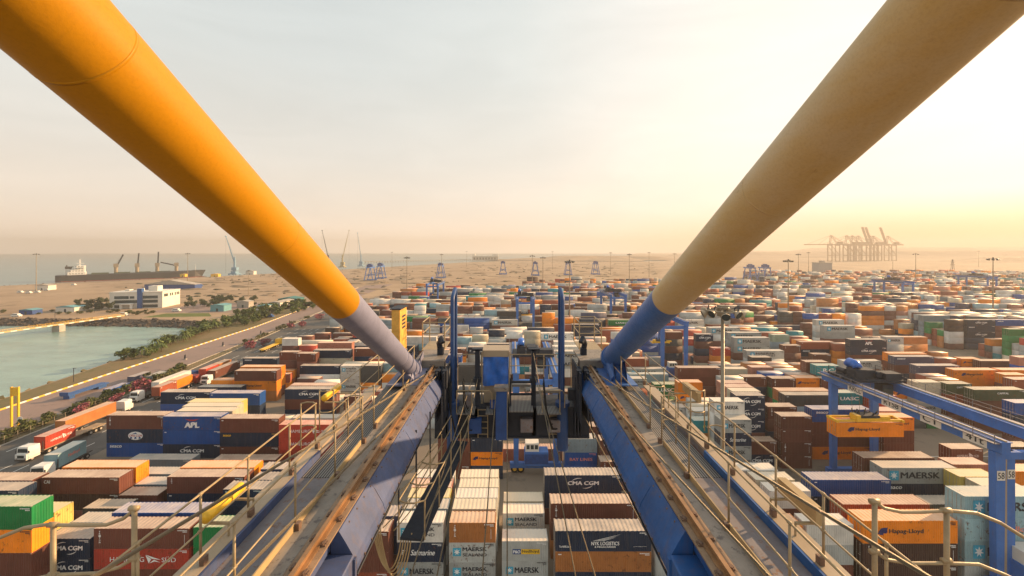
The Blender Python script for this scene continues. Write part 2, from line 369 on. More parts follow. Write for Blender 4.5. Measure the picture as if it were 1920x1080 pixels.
# kerb with yellow and white blocks
kp = [(-139, 60), (-138.9, 111), (-140.9, 141), (-144.4, 231), (-161.4, 365), (-176, 470)]
k_y, k_w = MB(), MB()
i = 0
for (x0, y0), (x1, y1) in zip(kp, kp[1:]):
    n = int((y1-y0)/1.6)
    for k in range(n):
        a, b = k/n, (k+1)/n
        (k_y if i % 2 else k_w).bar((x0+(x1-x0)*a, y0+(y1-y0)*a, .16), (x0+(x1-x0)*b, y0+(y1-y0)*b, .16), .45, .33); i += 1
kr = tag(k_y.build('kerb', M['fender_yellow']), kind='structure'); k_w.build('white_block', M['white'], kr)
kb2 = MB()
for (x0, y0), (x1, y1) in zip([(-119, 60), (-119.4, 85), (-121.3, 145), (-129.3, 236), (-141, 360)], [(-119.4, 85), (-121.3, 145), (-129.3, 236), (-141, 360)]):
    kb2.bar((x0, y0, .1), (x1, y1, .1), .3, .2)
kb2.bar((-113.1, 60, .1), (-113.1, 85, .1), .3, .2); kb2.bar((-113.1, 85, .1), (-116.1, 145, .1), .3, .2); kb2.bar((-116.1, 145, .1), (-127.1, 236, .1), .3, .2); kb2.bar((-127.1, 236, .1), (-143, 365, .1), .3, .2)
tag(kb2.build('verge_kerb', M['conc']), kind='structure')
# painted lane dashes
mk = MB()
for X in (-94.2, -97.8, -101.2, -105.4, -109):
    y = 60.
    while y < 230:
        dx = -(max(0, y-130))*.09
        if not (X > -96 and y > 150): mk.box(X+dx-.09, X+dx+.09, y, y+4.2, .012, .013)
        y += 9.5
for X in (28, 30.5, 130, 133): mk.box(X, X+.18, 78, 86, .012, .013)
for y in (73.2, 86.5, 106, 139): mk.box(60, 190, y, y+.15, .010, .011)
tag(mk.build('road_markings', M['white']), kind='structure')
# hills
def hill(name, cx, cy, rx, ry, h, flat=.6, mat=G_sand, seed=1):
    rnd = random.Random(seed); mb = MB(); n = 40; rings = [(1.0, 0), (.8, .35), (.62, .9), (.5, 1.0), (0.01, 1.0)]
    off = [1+.22*math.sin(3*a+seed)+.1*math.sin(7*a+2*seed)+rnd.uniform(-.05, .05) for a in [2*math.pi*j/n for j in range(n)]]
    for r, z in rings:
        for j in range(n):
            a = 2*math.pi*j/n; mb.v.append((cx+rx*r*off[j]*math.cos(a), cy+ry*r*off[j]*math.sin(a), z*h*(1+rnd.uniform(-.05, .05))-.5))
    for i in range(len(rings)-1):
        for j in range(n): mb.face([i*n+j, i*n+(j+1) % n, (i+1)*n+(j+1) % n, (i+1)*n+j])
    return tag(mb.build(name, mat), kind='structure')
hill('hill', 380, 1850, 330, 230, 15, seed=2)
hill('hill', 250, 1800, 300, 200, 7, seed=4)
hill('hill', 2600, 2300, 1100, 500, 38, seed=5)
hill('hill', 1700, 2700, 700, 400, 30, seed=8)
hill('hill', 3400, 3400, 1500, 700, 60, seed=9)
hill('hill', 2100, 1500, 600, 160, 17, seed=3)
# low spoil heaps, pads and scrub scattered over the sand: nobody could count them
def scatter(name, n, boxf, mat, seed, kinds):
    rnd = random.Random(seed); mb = MB()
    for k in range(n):
        x, y, s, h, asp = boxf(rnd)
        m = 7; c = len(mb.v); a0 = rnd.uniform(0, 6)
        for rr, zz in ((1, 0), (.55, .8)):
            for j in range(m):
                a = a0+2*math.pi*j/m; q = rnd.uniform(.75, 1.2)
                mb.v.append((x+s*asp*rr*q*math.cos(a), y+s*rr*q*math.sin(a), h*zz*rnd.uniform(.8, 1.2)))
        mb.v.append((x, y, h))
        for j in range(m):
            mb.face([c+j, c+(j+1) % m, c+m+(j+1) % m, c+m+j]); mb.face([c+m+j, c+m+(j+1) % m, c+2*m])
    return tag(mb.build(name, mat), kind='stuff')
def inland(rnd):
    while True:
        y = 300*math.exp(rnd.uniform(0, 1.55)); x = rnd.uniform(-.95, .35)*y
        if x < -40-.1*y and (y < 330 or x > -150) and y < 420: continue
        if x > -120 and y < 430: continue
        if x < -(430+ (746-y)*.5) and y > 440: continue
        if y > 1350 or (x < -170 and y > 1100) or (x < -330 and y > 800) or x < -590: continue
        if y < 365 and x > -330: continue
        return x, y, rnd.uniform(1.5, 6), rnd.uniform(.4, 1.8), rnd.uniform(1, 4)
o = scatter('spoil_heaps', 300, inland, ground_mat('spoil', (.30, .215, .135), (.21, .155, .10), (.13, .10, .065), .05, .3), 5, None)
tag(o, 'low heaps of earth and rubble scattered over the bare sand beyond the yard', 'rubble')
def inland2(rnd):
    x, y, s, h, a = inland(rnd); return x, y, s*.45, h*.9, a*.6
o = scatter('scrub', 260, inland2, paint('dry_scrub', (.055, .055, .025), .9, 0, scale=.2, var=.4), 9, None)
tag(o, 'dark low scrub dotted over the sandy ground behind the inlet', 'scrub')
# ------------------------------------------------------------ shipping containers
CW, TH = 2.44, 2.59
PAL = dict(br=(.135, .045, .03), rb=(.27, .065, .032), db=(.055, .028, .022), or_=(.74, .215, .008), ob=(.42, .16, .045), gm=(.36, .375, .36), wh=(.62, .60, .55),
           be=(.52, .46, .34), nv=(.008, .024, .058), bl=(.004, .066, .27), lb=(.25, .40, .44), gn=(.004, .17, .045), tl=(.004, .22, .25), rd=(.42, .05, .028),
           dg=(.065, .068, .07), gb=(.16, .21, .24), ye=(.58, .45, .12), pg=(.30, .38, .30), pk=(.40, .17, .12), gd=(.06, .085, .045), lg=(.10, .30, .10), pu=(.07, .075, .13))
CNAME = dict(br='brown', rb='rust red', db='dark brown', or_='orange', ob='orange brown', gm='light grey', wh='white', be='beige', nv='navy', bl='blue',
             lb='pale blue', gn='green', tl='teal', rd='red', dg='dark grey', gb='blue grey', ye='yellowish', pg='pale green', pk='pinkish brown', gd='olive green', lg='bright green', pu='purple grey')
def wall_mat(name, attr):
    m, t, b = base_mat(name)
    if attr:
        a = N(t, 'ShaderNodeAttribute', _attribute_name='Col'); base = a.outputs['Color']; vec = None
        g = N(t, 'ShaderNodeNewGeometry'); vec = g.outputs['Position']
    else:
        a = N(t, 'ShaderNodeObjectInfo'); base = a.outputs['Color']
        c = N(t, 'ShaderNodeTexCoord'); ad = N(t, 'ShaderNodeVectorMath', _operation='MULTIPLY_ADD')
        t.links.new(a.outputs['Random'], ad.inputs[0]); ad.inputs[1].default_value = (37, 51, 23); t.links.new(c.outputs['Object'], ad.inputs[2]); vec = ad.outputs[0]
    n1 = noise(t, .35, 6, .6, vec); n2 = noise(t, 1.6, 10, .72, vec)
    mp = N(t, 'ShaderNodeMapping'); t.links.new(vec, mp.inputs[0]); mp.inputs['Scale'].default_value = (2.6, 2.6, .25)
    n3 = noise(t, 1.0, 6, .7, mp.outputs[0])
    sc_ = N(t, 'ShaderNodeVectorMath', _operation='SCALE'); t.links.new(base, sc_.inputs[0]); t.links.new(mrange(t, n1.outputs[0], .3, .7, .82, 1.2), sc_.inputs['Scale'])
    c1 = mixc(t, mrange(t, n3.outputs[0], .48, .78, 0, .16), sc_.outputs[0], (.20, .15, .10))
    if attr: rust = mrange(t, n2.outputs[0], .64, .72, 0, .85)
    else:                                   # every box has rusted to its own degree
        off = N(t, 'ShaderNodeMath', _operation='ADD'); t.links.new(n2.outputs[0], off.inputs[0]); t.links.new(mrange(t, a.outputs['Random'], 0, 1, -.05, .085), off.inputs[1]); rust = mrange(t, off.outputs[0], .64, .72, 0, .85)
    c2 = mixc(t, rust, c1, (.13, .052, .022))
    t.links.new(c2, b.inputs['Base Color']); b.inputs['Roughness'].default_value = .55; b.inputs['Specular IOR Level'].default_value = .3
    if attr:
        w = N(t, 'ShaderNodeTexWave', Scale=1.13, Distortion=0.0); w.bands_direction = 'X'; t.links.new(vec, w.inputs['Vector'])
        bp = N(t, 'ShaderNodeBump', Strength=.5, Distance=.04); t.links.new(w.outputs[0], bp.inputs['Height']); t.links.new(bp.outputs[0], b.inputs['Normal'])
    return m
def roof_mat(name, attr):
    m, t, b = base_mat(name)
    if attr:
        a = N(t, 'ShaderNodeAttribute', _attribute_name='Col'); base = a.outputs['Color']
        g = N(t, 'ShaderNodeNewGeometry'); vec = g.outputs['Position']
    else:
        a = N(t, 'ShaderNodeObjectInfo'); base = a.outputs['Color']
        c = N(t, 'ShaderNodeTexCoord'); ad = N(t, 'ShaderNodeVectorMath', _operation='MULTIPLY_ADD')
        t.links.new(a.outputs['Random'], ad.inputs[0]); ad.inputs[1].default_value = (37, 51, 23); t.links.new(c.outputs['Object'], ad.inputs[2]); vec = ad.outputs[0]
    n1 = noise(t, .5, 6, .6, vec); n2 = noise(t, .9, 10, .75, vec); n4 = noise(t, 2.3, 6, .7, vec)
    dust = mixc(t, mrange(t, n1.outputs[0], .3, .7, .36, .66), base, (.80, .64, .48))  # roof dust, lightened further to paint in sun on the roofs
    c2 = mixc(t, mrange(t, n2.outputs[0], .62, .70, 0, .8), dust, (.22, .095, .04))
    c3 = mixc(t, mrange(t, n4.outputs[0], .67, .74, 0, .7), c2, (.07, .055, .05))
    t.links.new(c3, b.inputs['Base Color']); b.inputs['Roughness'].default_value = .5; b.inputs['Specular IOR Level'].default_value = .5
    return m
M['c_wall'] = wall_mat('container_wall', False); M['c_roof'] = roof_mat('container_roof', False)
M['c_wall_far'] = wall_mat('far_container_wall', True); M['c_roof_far'] = roof_mat('far_container_roof', True)
M['c_post'] = paint('door_gear', (.40, .36, .31), .5, .2, .6, (.2, .11, .06), 3, .2)
def wave(L, pitch=.28, d=.036):
    """corrugation profile along 0..L"""
    n = int(L/pitch); p = L/n; out = []
    for i in range(n):
        x = i*p; out += [(x, 0), (x+p*.28, 0), (x+p*.5, d), (x+p*.78, d)]
    out.append((L, 0)); return out
def body_mesh(L):
    mb = MB(); h = TH; e = .12
    # corner posts and rails: the frame
    for x in (0, L-e):
        for y in (0, CW-e): mb.box(x, x+e, y, y+e, 0, h-.004)
    for y in (0, CW-.08):
        mb.box(e, L-e, y, y+.08, .0, .15); mb.box(e, L-e, y, y+.08, h-.1, h-.006)
    for x in (0, L-.08):
        mb.box(x, x+.08, e, CW-e, 0, .13); mb.box(x, x+.08, e, CW-e, h-.12, h-.006)
    pr = wave(L-2*e)
    for side in (0, 1):
        n = len(mb.v); k = len(pr)
        for z in (.15, h-.1):
            for x, d in pr:
                y = (.012+d) if side == 0 else CW-(.012+d)
                mb.v.append((e+x, y, z))
        for i in range(k-1): mb.face([n+i, n+i+1, n+k+i+1, n+k+i])
    pe = wave(CW-2*e)
    n = len(mb.v); k = len(pe)
    for z in (.13, h-.12):
        for y, d in pe: mb.v.append((L-.012-d, e+y, z))
    for i in range(k-1): mb.face([n+i, n+i+1, n+k+i+1, n+k+i])
    mb.poly([(.05, e, .13), (.05, CW-e, .13), (.05, CW-e, h-.12), (.05, e, h-.12)])
    mb.poly([(0, 0, .02), (0, CW, .02), (L, CW, .02), (L, 0, .02)])
    return mb.mesh('container_body', [M['c_wall']])
def roof_mesh(L):
    mb = MB(); n = int(L/.55); p = L/n; h = TH; x = .0
    pts = []
    for i in range(n): pts += [(i*p, 0), (i*p+p*.42, 0), (i*p+p*.5, -.022), (i*p+p*.92, -.022)]
    pts.append((L, 0)); b = len(mb.v); k = len(pts)
    for y in (.02, CW-.02):
        for q, d in pts: mb.v.append((q, y, h-.003+d))
    for i in range(k-1): mb.face([b+i, b+i+1, b+k+i+1, b+k+i])
    for x in (.0, L-.18):
        for y in (0, CW-.16): mb.box(x, x+.18, y, y+.16, h-.1, h+.012)
    return mb.mesh('container_roof', [M['c_roof']])
def door_mesh():
    mb = MB()
    for y0, y1 in ((.13, 1.205), (1.235, 2.31)):
        mb.box(.005, .045, y0, y1, .14, TH-.13)
        for z in (.55, 1.1, 1.65, 2.15): mb.box(-.003, .004, y0+.1, y1-.1, z, z+.05)
    return mb.mesh('container_door', [M['c_wall']])
def lock_mesh():
    mb = MB()
    for y in (.42, .95, 1.49, 2.02):
        mb.tube([(-.03, y, .16), (-.03, y, TH-.14)], .022, 6)
        for z in (.3, 1.0, 1.25, 2.2): mb.box(-.045, .0, y-.05, y+.05, z, z+.06)
    for y in (.42, 1.49): mb.box(-.05, -.03, y-.02, y+.3, 1.0, 1.04)
    return mb.mesh('door_locking_bars', [M['c_post']])
LEN = {20: 6.06, 40: 12.19}
BODY = {k: body_mesh(v) for k, v in LEN.items()}; ROOF = {k: roof_mesh(v) for k, v in LEN.items()}
DOOR, LOCK = door_mesh(), lock_mesh()
# ---- lettering and emblems, each one mesh lying 4 mm proud of the wall (front wall faces -Y)
YT = -.006
def star(mb, cx, cz, r, mi, n=7):
    p = []
    for i in range(2*n):
        a = math.pi/2+math.pi*i/n; q = r if i % 2 == 0 else r*.42
        p.append((cx+q*math.cos(a), YT-.003, cz+q*math.sin(a)))
    c = len(mb.v); mb.v.append((cx, YT-.003, cz)); mb.v += p
    for i in range(2*n): mb.face([c, c+1+i, c+1+(i+1) % (2*n)], mi)
def rect(mb, x0, x1, z0, z1, mi, y=YT): mb.poly([(x0, y, z0), (x1, y, z0), (x1, y, z1), (x0, y, z1)], mi)
def arc(mb, cx, cz, rx, rz, a0, a1, w, mi):
    k = 10; p, q = [], []
    for i in range(k+1):
        a = R(a0+(a1-a0)*i/k); tp = w*math.sin(math.pi*(i+.3)/(k+.6))
        p.append((cx+(rx+tp)*math.cos(a), YT, cz+(rz+tp)*math.sin(a))); q.append((cx+(rx-tp)*math.cos(a), YT, cz+(rz-tp)*math.sin(a)))
    for i in range(k): mb.poly([p[i], p[i+1], q[i+1], q[i]], mi)
def codes(mb, L, mi=0):
    rnd = random.Random(int(L*10))
    for r, (z, n) in enumerate(((2.28, 9), (2.10, 4))):
        x = L-.25
        for i in range(n):
            w = rnd.uniform(.05, .12); rect(mb, x-w, x, z, z+.13, mi); x -= w+.05
def L_maersk(L, two=False):
    mb = MB(); ms = [M['txt_dark'], M['star_blue'], M['txt_white']]
    k = 1.0 if L > 8 else .62
    s = .78*k if not two else .72*max(k, .75); x = L*.115+s*.6; z = 1.35
    rect(mb, x-s, x+s, z-s, z+s, 1); star(mb, x, z, s*.82, 2)
    tw = L*.52; cx = x+s+.35*k+tw/2
    if two: put_text(mb, 'MAERSK', cx, 1.72, tw, .62*max(k, .8), YT, 0, .03); put_text(mb, 'SEALAND', cx, .98, tw, .5*max(k, .8), YT, 0, .01)
    else: put_text(mb, 'MAERSK', cx, 1.38, tw, 1.0*max(k, .72), YT, 0, .035)
    codes(mb, L, 0)
    return mb, ms
def L_cma(L):
    mb = MB(); w = L*.40 if L > 8 else L*.66; cx = L*.5; h = .58
    put_text(mb, 'CMA CGM', cx, 1.36, w, h, YT, 0, .05)
    arc(mb, cx-w*.12, 1.15, w*.30, .98, 75, 150, .055, 0); arc(mb, cx+w*.05, 1.5, w*.30, .95, 255, 330, .055, 0)
    codes(mb, L); return mb, [M['txt_white']]
def L_hapag(L):
    mb = MB(); k = 1 if L > 8 else .8
    w = L*.36 if L > 8 else L*.56; x = L*.20 if L > 8 else L*.14; z = 1.4
    for dx, dz, a in ((0, 0, 1), (.42*k, .1, .8)):
        mb.poly([(x+dx-.3*k, YT, z+dz-.42*k*a), (x+dx+.18*k, YT, z+dz-.42*k*a), (x+dx+.34*k, YT, z+dz+.42*k*a), (x+dx-.05*k, YT, z+dz+.36*k*a), (x+dx-.42*k, YT, z+dz)], 0)
    mb.poly([(x-.42*k, YT, z-.12), (x-.62*k, YT, z-.3), (x-.2*k, YT, z-.3)], 0); mb.poly([(x+.5*k, YT, z+.02), (x+.85*k, YT, z-.08), (x+.5*k, YT, z-.16)], 0)
    put_text(mb, 'Hapag-Lloyd', x+.95*k+w/2, z-.05, w, .62*k, YT, 1, .03)
    codes(mb, L, 1); return mb, [M['txt_navy'], M['txt_dark']]
def L_hsud(L):
    mb = MB(); k = 1 if L > 8 else .62; z = 1.25; h = .62*max(k, .75)
    put_text(mb, 'HAMBURG', L*.35, z, L*.36, h, YT); put_text(mb, 'SÜD', L*.79, z+.02, L*.15, h*1.15, YT)
    x = L*.62; s = L*.075
    mb.poly([(x-s, YT, z+.62), (x+s*1.2, YT, z-.05), (x-s*.15, YT, z+.1)], 0); mb.poly([(x-s, YT, z+.55), (x-s*.2, YT, z+.05), (x-s*.55, YT, z-.5)], 0)
    mb.poly([(x-s*.5, YT, z-.5), (x+s*.2, YT, z-.02), (x+s*1.1, YT, z-.38), (x+s*.3, YT, z-.25)], 0)
    codes(mb, L); return mb, [M['txt_white']]
def L_apl(L, cma=False):
    mb = MB(); cx = L*.5; z = 1.05
    if not cma:
        put_text(mb, 'APL', cx, 1.0, L*.24, .98, YT, 0, .07)
        for s in (-1, 1):
            for i in range(4): mb.poly([(cx+s*.1, YT, 1.95), (cx+s*(1.45-i*.25), YT, 2.15-i*.11), (cx+s*(1.2-i*.25), YT, 2.02-i*.11)], 1)
        rect(mb, cx-.25, cx+.25, 1.75, 2.0, 1)
    else:
        put_text(mb, 'APL', cx, 1.35, L*.20, .95, YT, 0, .05)
        for s in (-1, 1): mb.poly([(cx+s*.1, YT, 2.1), (cx+s*1.3, YT, 2.3), (cx+s*1.0, YT, 2.05)], 1)
    codes(mb, L); return mb, [M['txt_white'], M['txt_red']]
def L_word(word, frac, cx, z, h, mat, bold=.02, shear=0., space=1., code=True, mats2=None):
    def fn(L):
        mb = MB(); put_text(mb, word, L*cx, z, L*frac if L > 8 else L*min(.7, frac*1.6), h, YT, 0, bold, shear, space)
        if code: codes(mb, L)
        return mb, [M[mat]]
    return fn
def L_vert(word):
    def fn(L):
        mb = MB()
        for i, ch in enumerate(word): put_text(mb, ch, .75, 2.2-i*.27, .18, .2, YT, 0, .03)
        codes(mb, L)
        rect(mb, L-.6, L-.56, .5, 1.8, 0); return mb, [M['txt_white']]
    return fn
def L_nyk(L):
    mb = MB(); cx = L*.52
    put_text(mb, 'NYK LOGISTICS', cx, 1.02, L*.29, .46, YT, 0, .025); put_text(mb, '& MEGACARRIER', cx, .58, L*.22, .2, YT, 0, .03)
    for i, (a, b) in enumerate(((2.1, .0), (1.7, .14), (1.3, .28))):
        mb.poly([(cx-1.6+i*.5, YT, 1.34), (cx-1.2+i*.5, YT, 1.36), (cx+a, YT, 2.2-b*1.6), (cx+a*.55, YT, 2.0-b*1.3)], 0)
    put_text(mb, 'To NYK Line', L*.10, .62, L*.12, .24, YT, 0, .04); put_text(mb, 'www.nykline.com', L*.88, .62, L*.14, .12, YT)
    codes(mb, L); return mb, [M['txt_white']]
def L_saf(L):
    mb = MB(); put_text(mb, 'Safmarine', L*.56, 1.25, L*.52, .72, YT, 0, .02, .28)
    for i in range(3): rect(mb, L*.10, L*.10+.5-.1*i, 1.45-i*.22, 1.58-i*.22, 0)
    codes(mb, L); return mb, [M['txt_white']]
def L_pno(L):
    mb = MB(); rect(mb, L*.23, L*.41, .88, 1.55, 2); rect(mb, L*.415, L*.82, .88, 1.55, 1)
    put_text(mb, 'P&O', L*.32, 1.2, L*.15, .4, YT-.004, 0, .05); put_text(mb, 'Nedlloyd', L*.617, 1.22, L*.36, .46, YT-.004, 3, .02)
    codes(mb, L); return mb, [M['txt_white'], M['txt_yellow'], M['panel_blue'], M['txt_dark']]
def L_ned(L):
    mb = MB(); put_text(mb, 'Nedlloyd', L*.55, 1.3, L*.4, .8, YT, 0, .03); return mb, [M['txt_salmon']]
def L_globe(L):
    mb = MB(); cx, cz = L*.5, 1.35; k = 24
    mb.poly([(cx+1.55*math.cos(2*math.pi*i/k), YT, cz+.78*math.sin(2*math.pi*i/k)) for i in range(k)], 0)
    for a in (-.9, 0, .9): mb.poly([(cx+a-.25, YT-.003, cz-.62), (cx+a+.25, YT-.003, cz-.5), (cx+a+.12, YT-.003, cz-.2), (cx+a-.2, YT-.003, cz-.22)], 1)
    mb.poly([(cx-.8, YT-.003, cz+.3), (cx+.1, YT-.003, cz+.62), (cx+.3, YT-.003, cz+.35)], 1)
    put_text(mb, 'CMA CGM', cx, cz+.02, 2.7, .4, YT-.006, 2, .025); return mb, [M['txt_white'], M['panel_blue'], M['txt_red']]
def L_codes(L):
    mb = MB(); codes(mb, L); rect(mb, .35, .75, 2.15, 2.28, 0); return mb, [M['txt_white']]
def L_graf(L):
    mb = MB(); put_text(mb, 'GRAFF', L*.62, 1.35, L*.33, .55, YT, 0, .05, .25)
    for i in range(3): rect(mb, L*.33+i*.2, L*.33+i*.2+.13, 1.1+i*.12, 1.6, 1)
    return mb, [M['txt_white'], M['txt_lime']]
LOGO = dict(M=(L_maersk, 'a star emblem and dark capitals'), S=(lambda L: L_maersk(L, True), 'a star emblem and two lines of dark capitals'),
            C=(L_cma, 'bold white capitals between two arcs'), H=(L_hapag, 'dark lettering beside a navy emblem'),
            D=(L_hsud, 'thin white capitals around a flag emblem'), A=(L_apl, 'three heavy white capitals under red wings'), AC=(lambda L: L_apl(L, True), 'three heavy white capitals high up'),
            s=(L_word('seaco', .2, .16, 1.95, .42, 'txt_white', .03), 'a small white word at upper left'), N=(L_nyk, 'white capitals under a feathered wing'),
            F=(L_saf, 'slanting white script'), P=(L_pno, 'a blue and yellow name panel'), Nd=(L_ned, 'salmon lettering'), B=(L_word('BAY LINES', .6, .5, 1.3, .55, 'txt_salmon', .025), 'salmon red capitals'),
            U=(L_word('UASC', .45, .5, 1.3, .75, 'txt_white', .03), 'four white capitals'), R=(L_word('RCL', .42, .62, 1.3, 1.15, 'txt_white', .025, 0, 1.35), 'widely spaced white capitals'),
            Z=(L_word('ECU', .40, .5, 1.5, .7, 'txt_white', .05, 0, 1.3), 'three pale capitals'), K=(L_word('CAPITAL', .22, .56, 1.75, .4, 'txt_white', .04), 'a short white word'),
            T=(L_vert('TRITON'), 'white letters running down its left end'), t=(L_vert('TEX'), 'a short white column of letters at left'),
            I=(L_word('CAI', .075, .07, 1.9, .5, 'txt_white', .025), 'three small white letters at upper left'), G=(L_globe, 'a white globe emblem'),
            E=(L_word('EVAL', .13, .16, 2.0, .3, 'txt_red', .03), 'a small red word at upper left'), g=(L_graf, 'white slanting letters and a lime mark'), y=(L_word('seaco', .13, .12, 2.05, .3, 'txt_yellow', .04), 'a small yellow word at upper left'),
            c=(L_codes, None))
_lm = {}
def logo_mesh(k, ln):
    if (k, ln) not in _lm:
        mb, ms = LOGO[k][0](LEN[ln]); _lm[(k, ln)] = mb.mesh('lettering', ms)
    return _lm[(k, ln)]
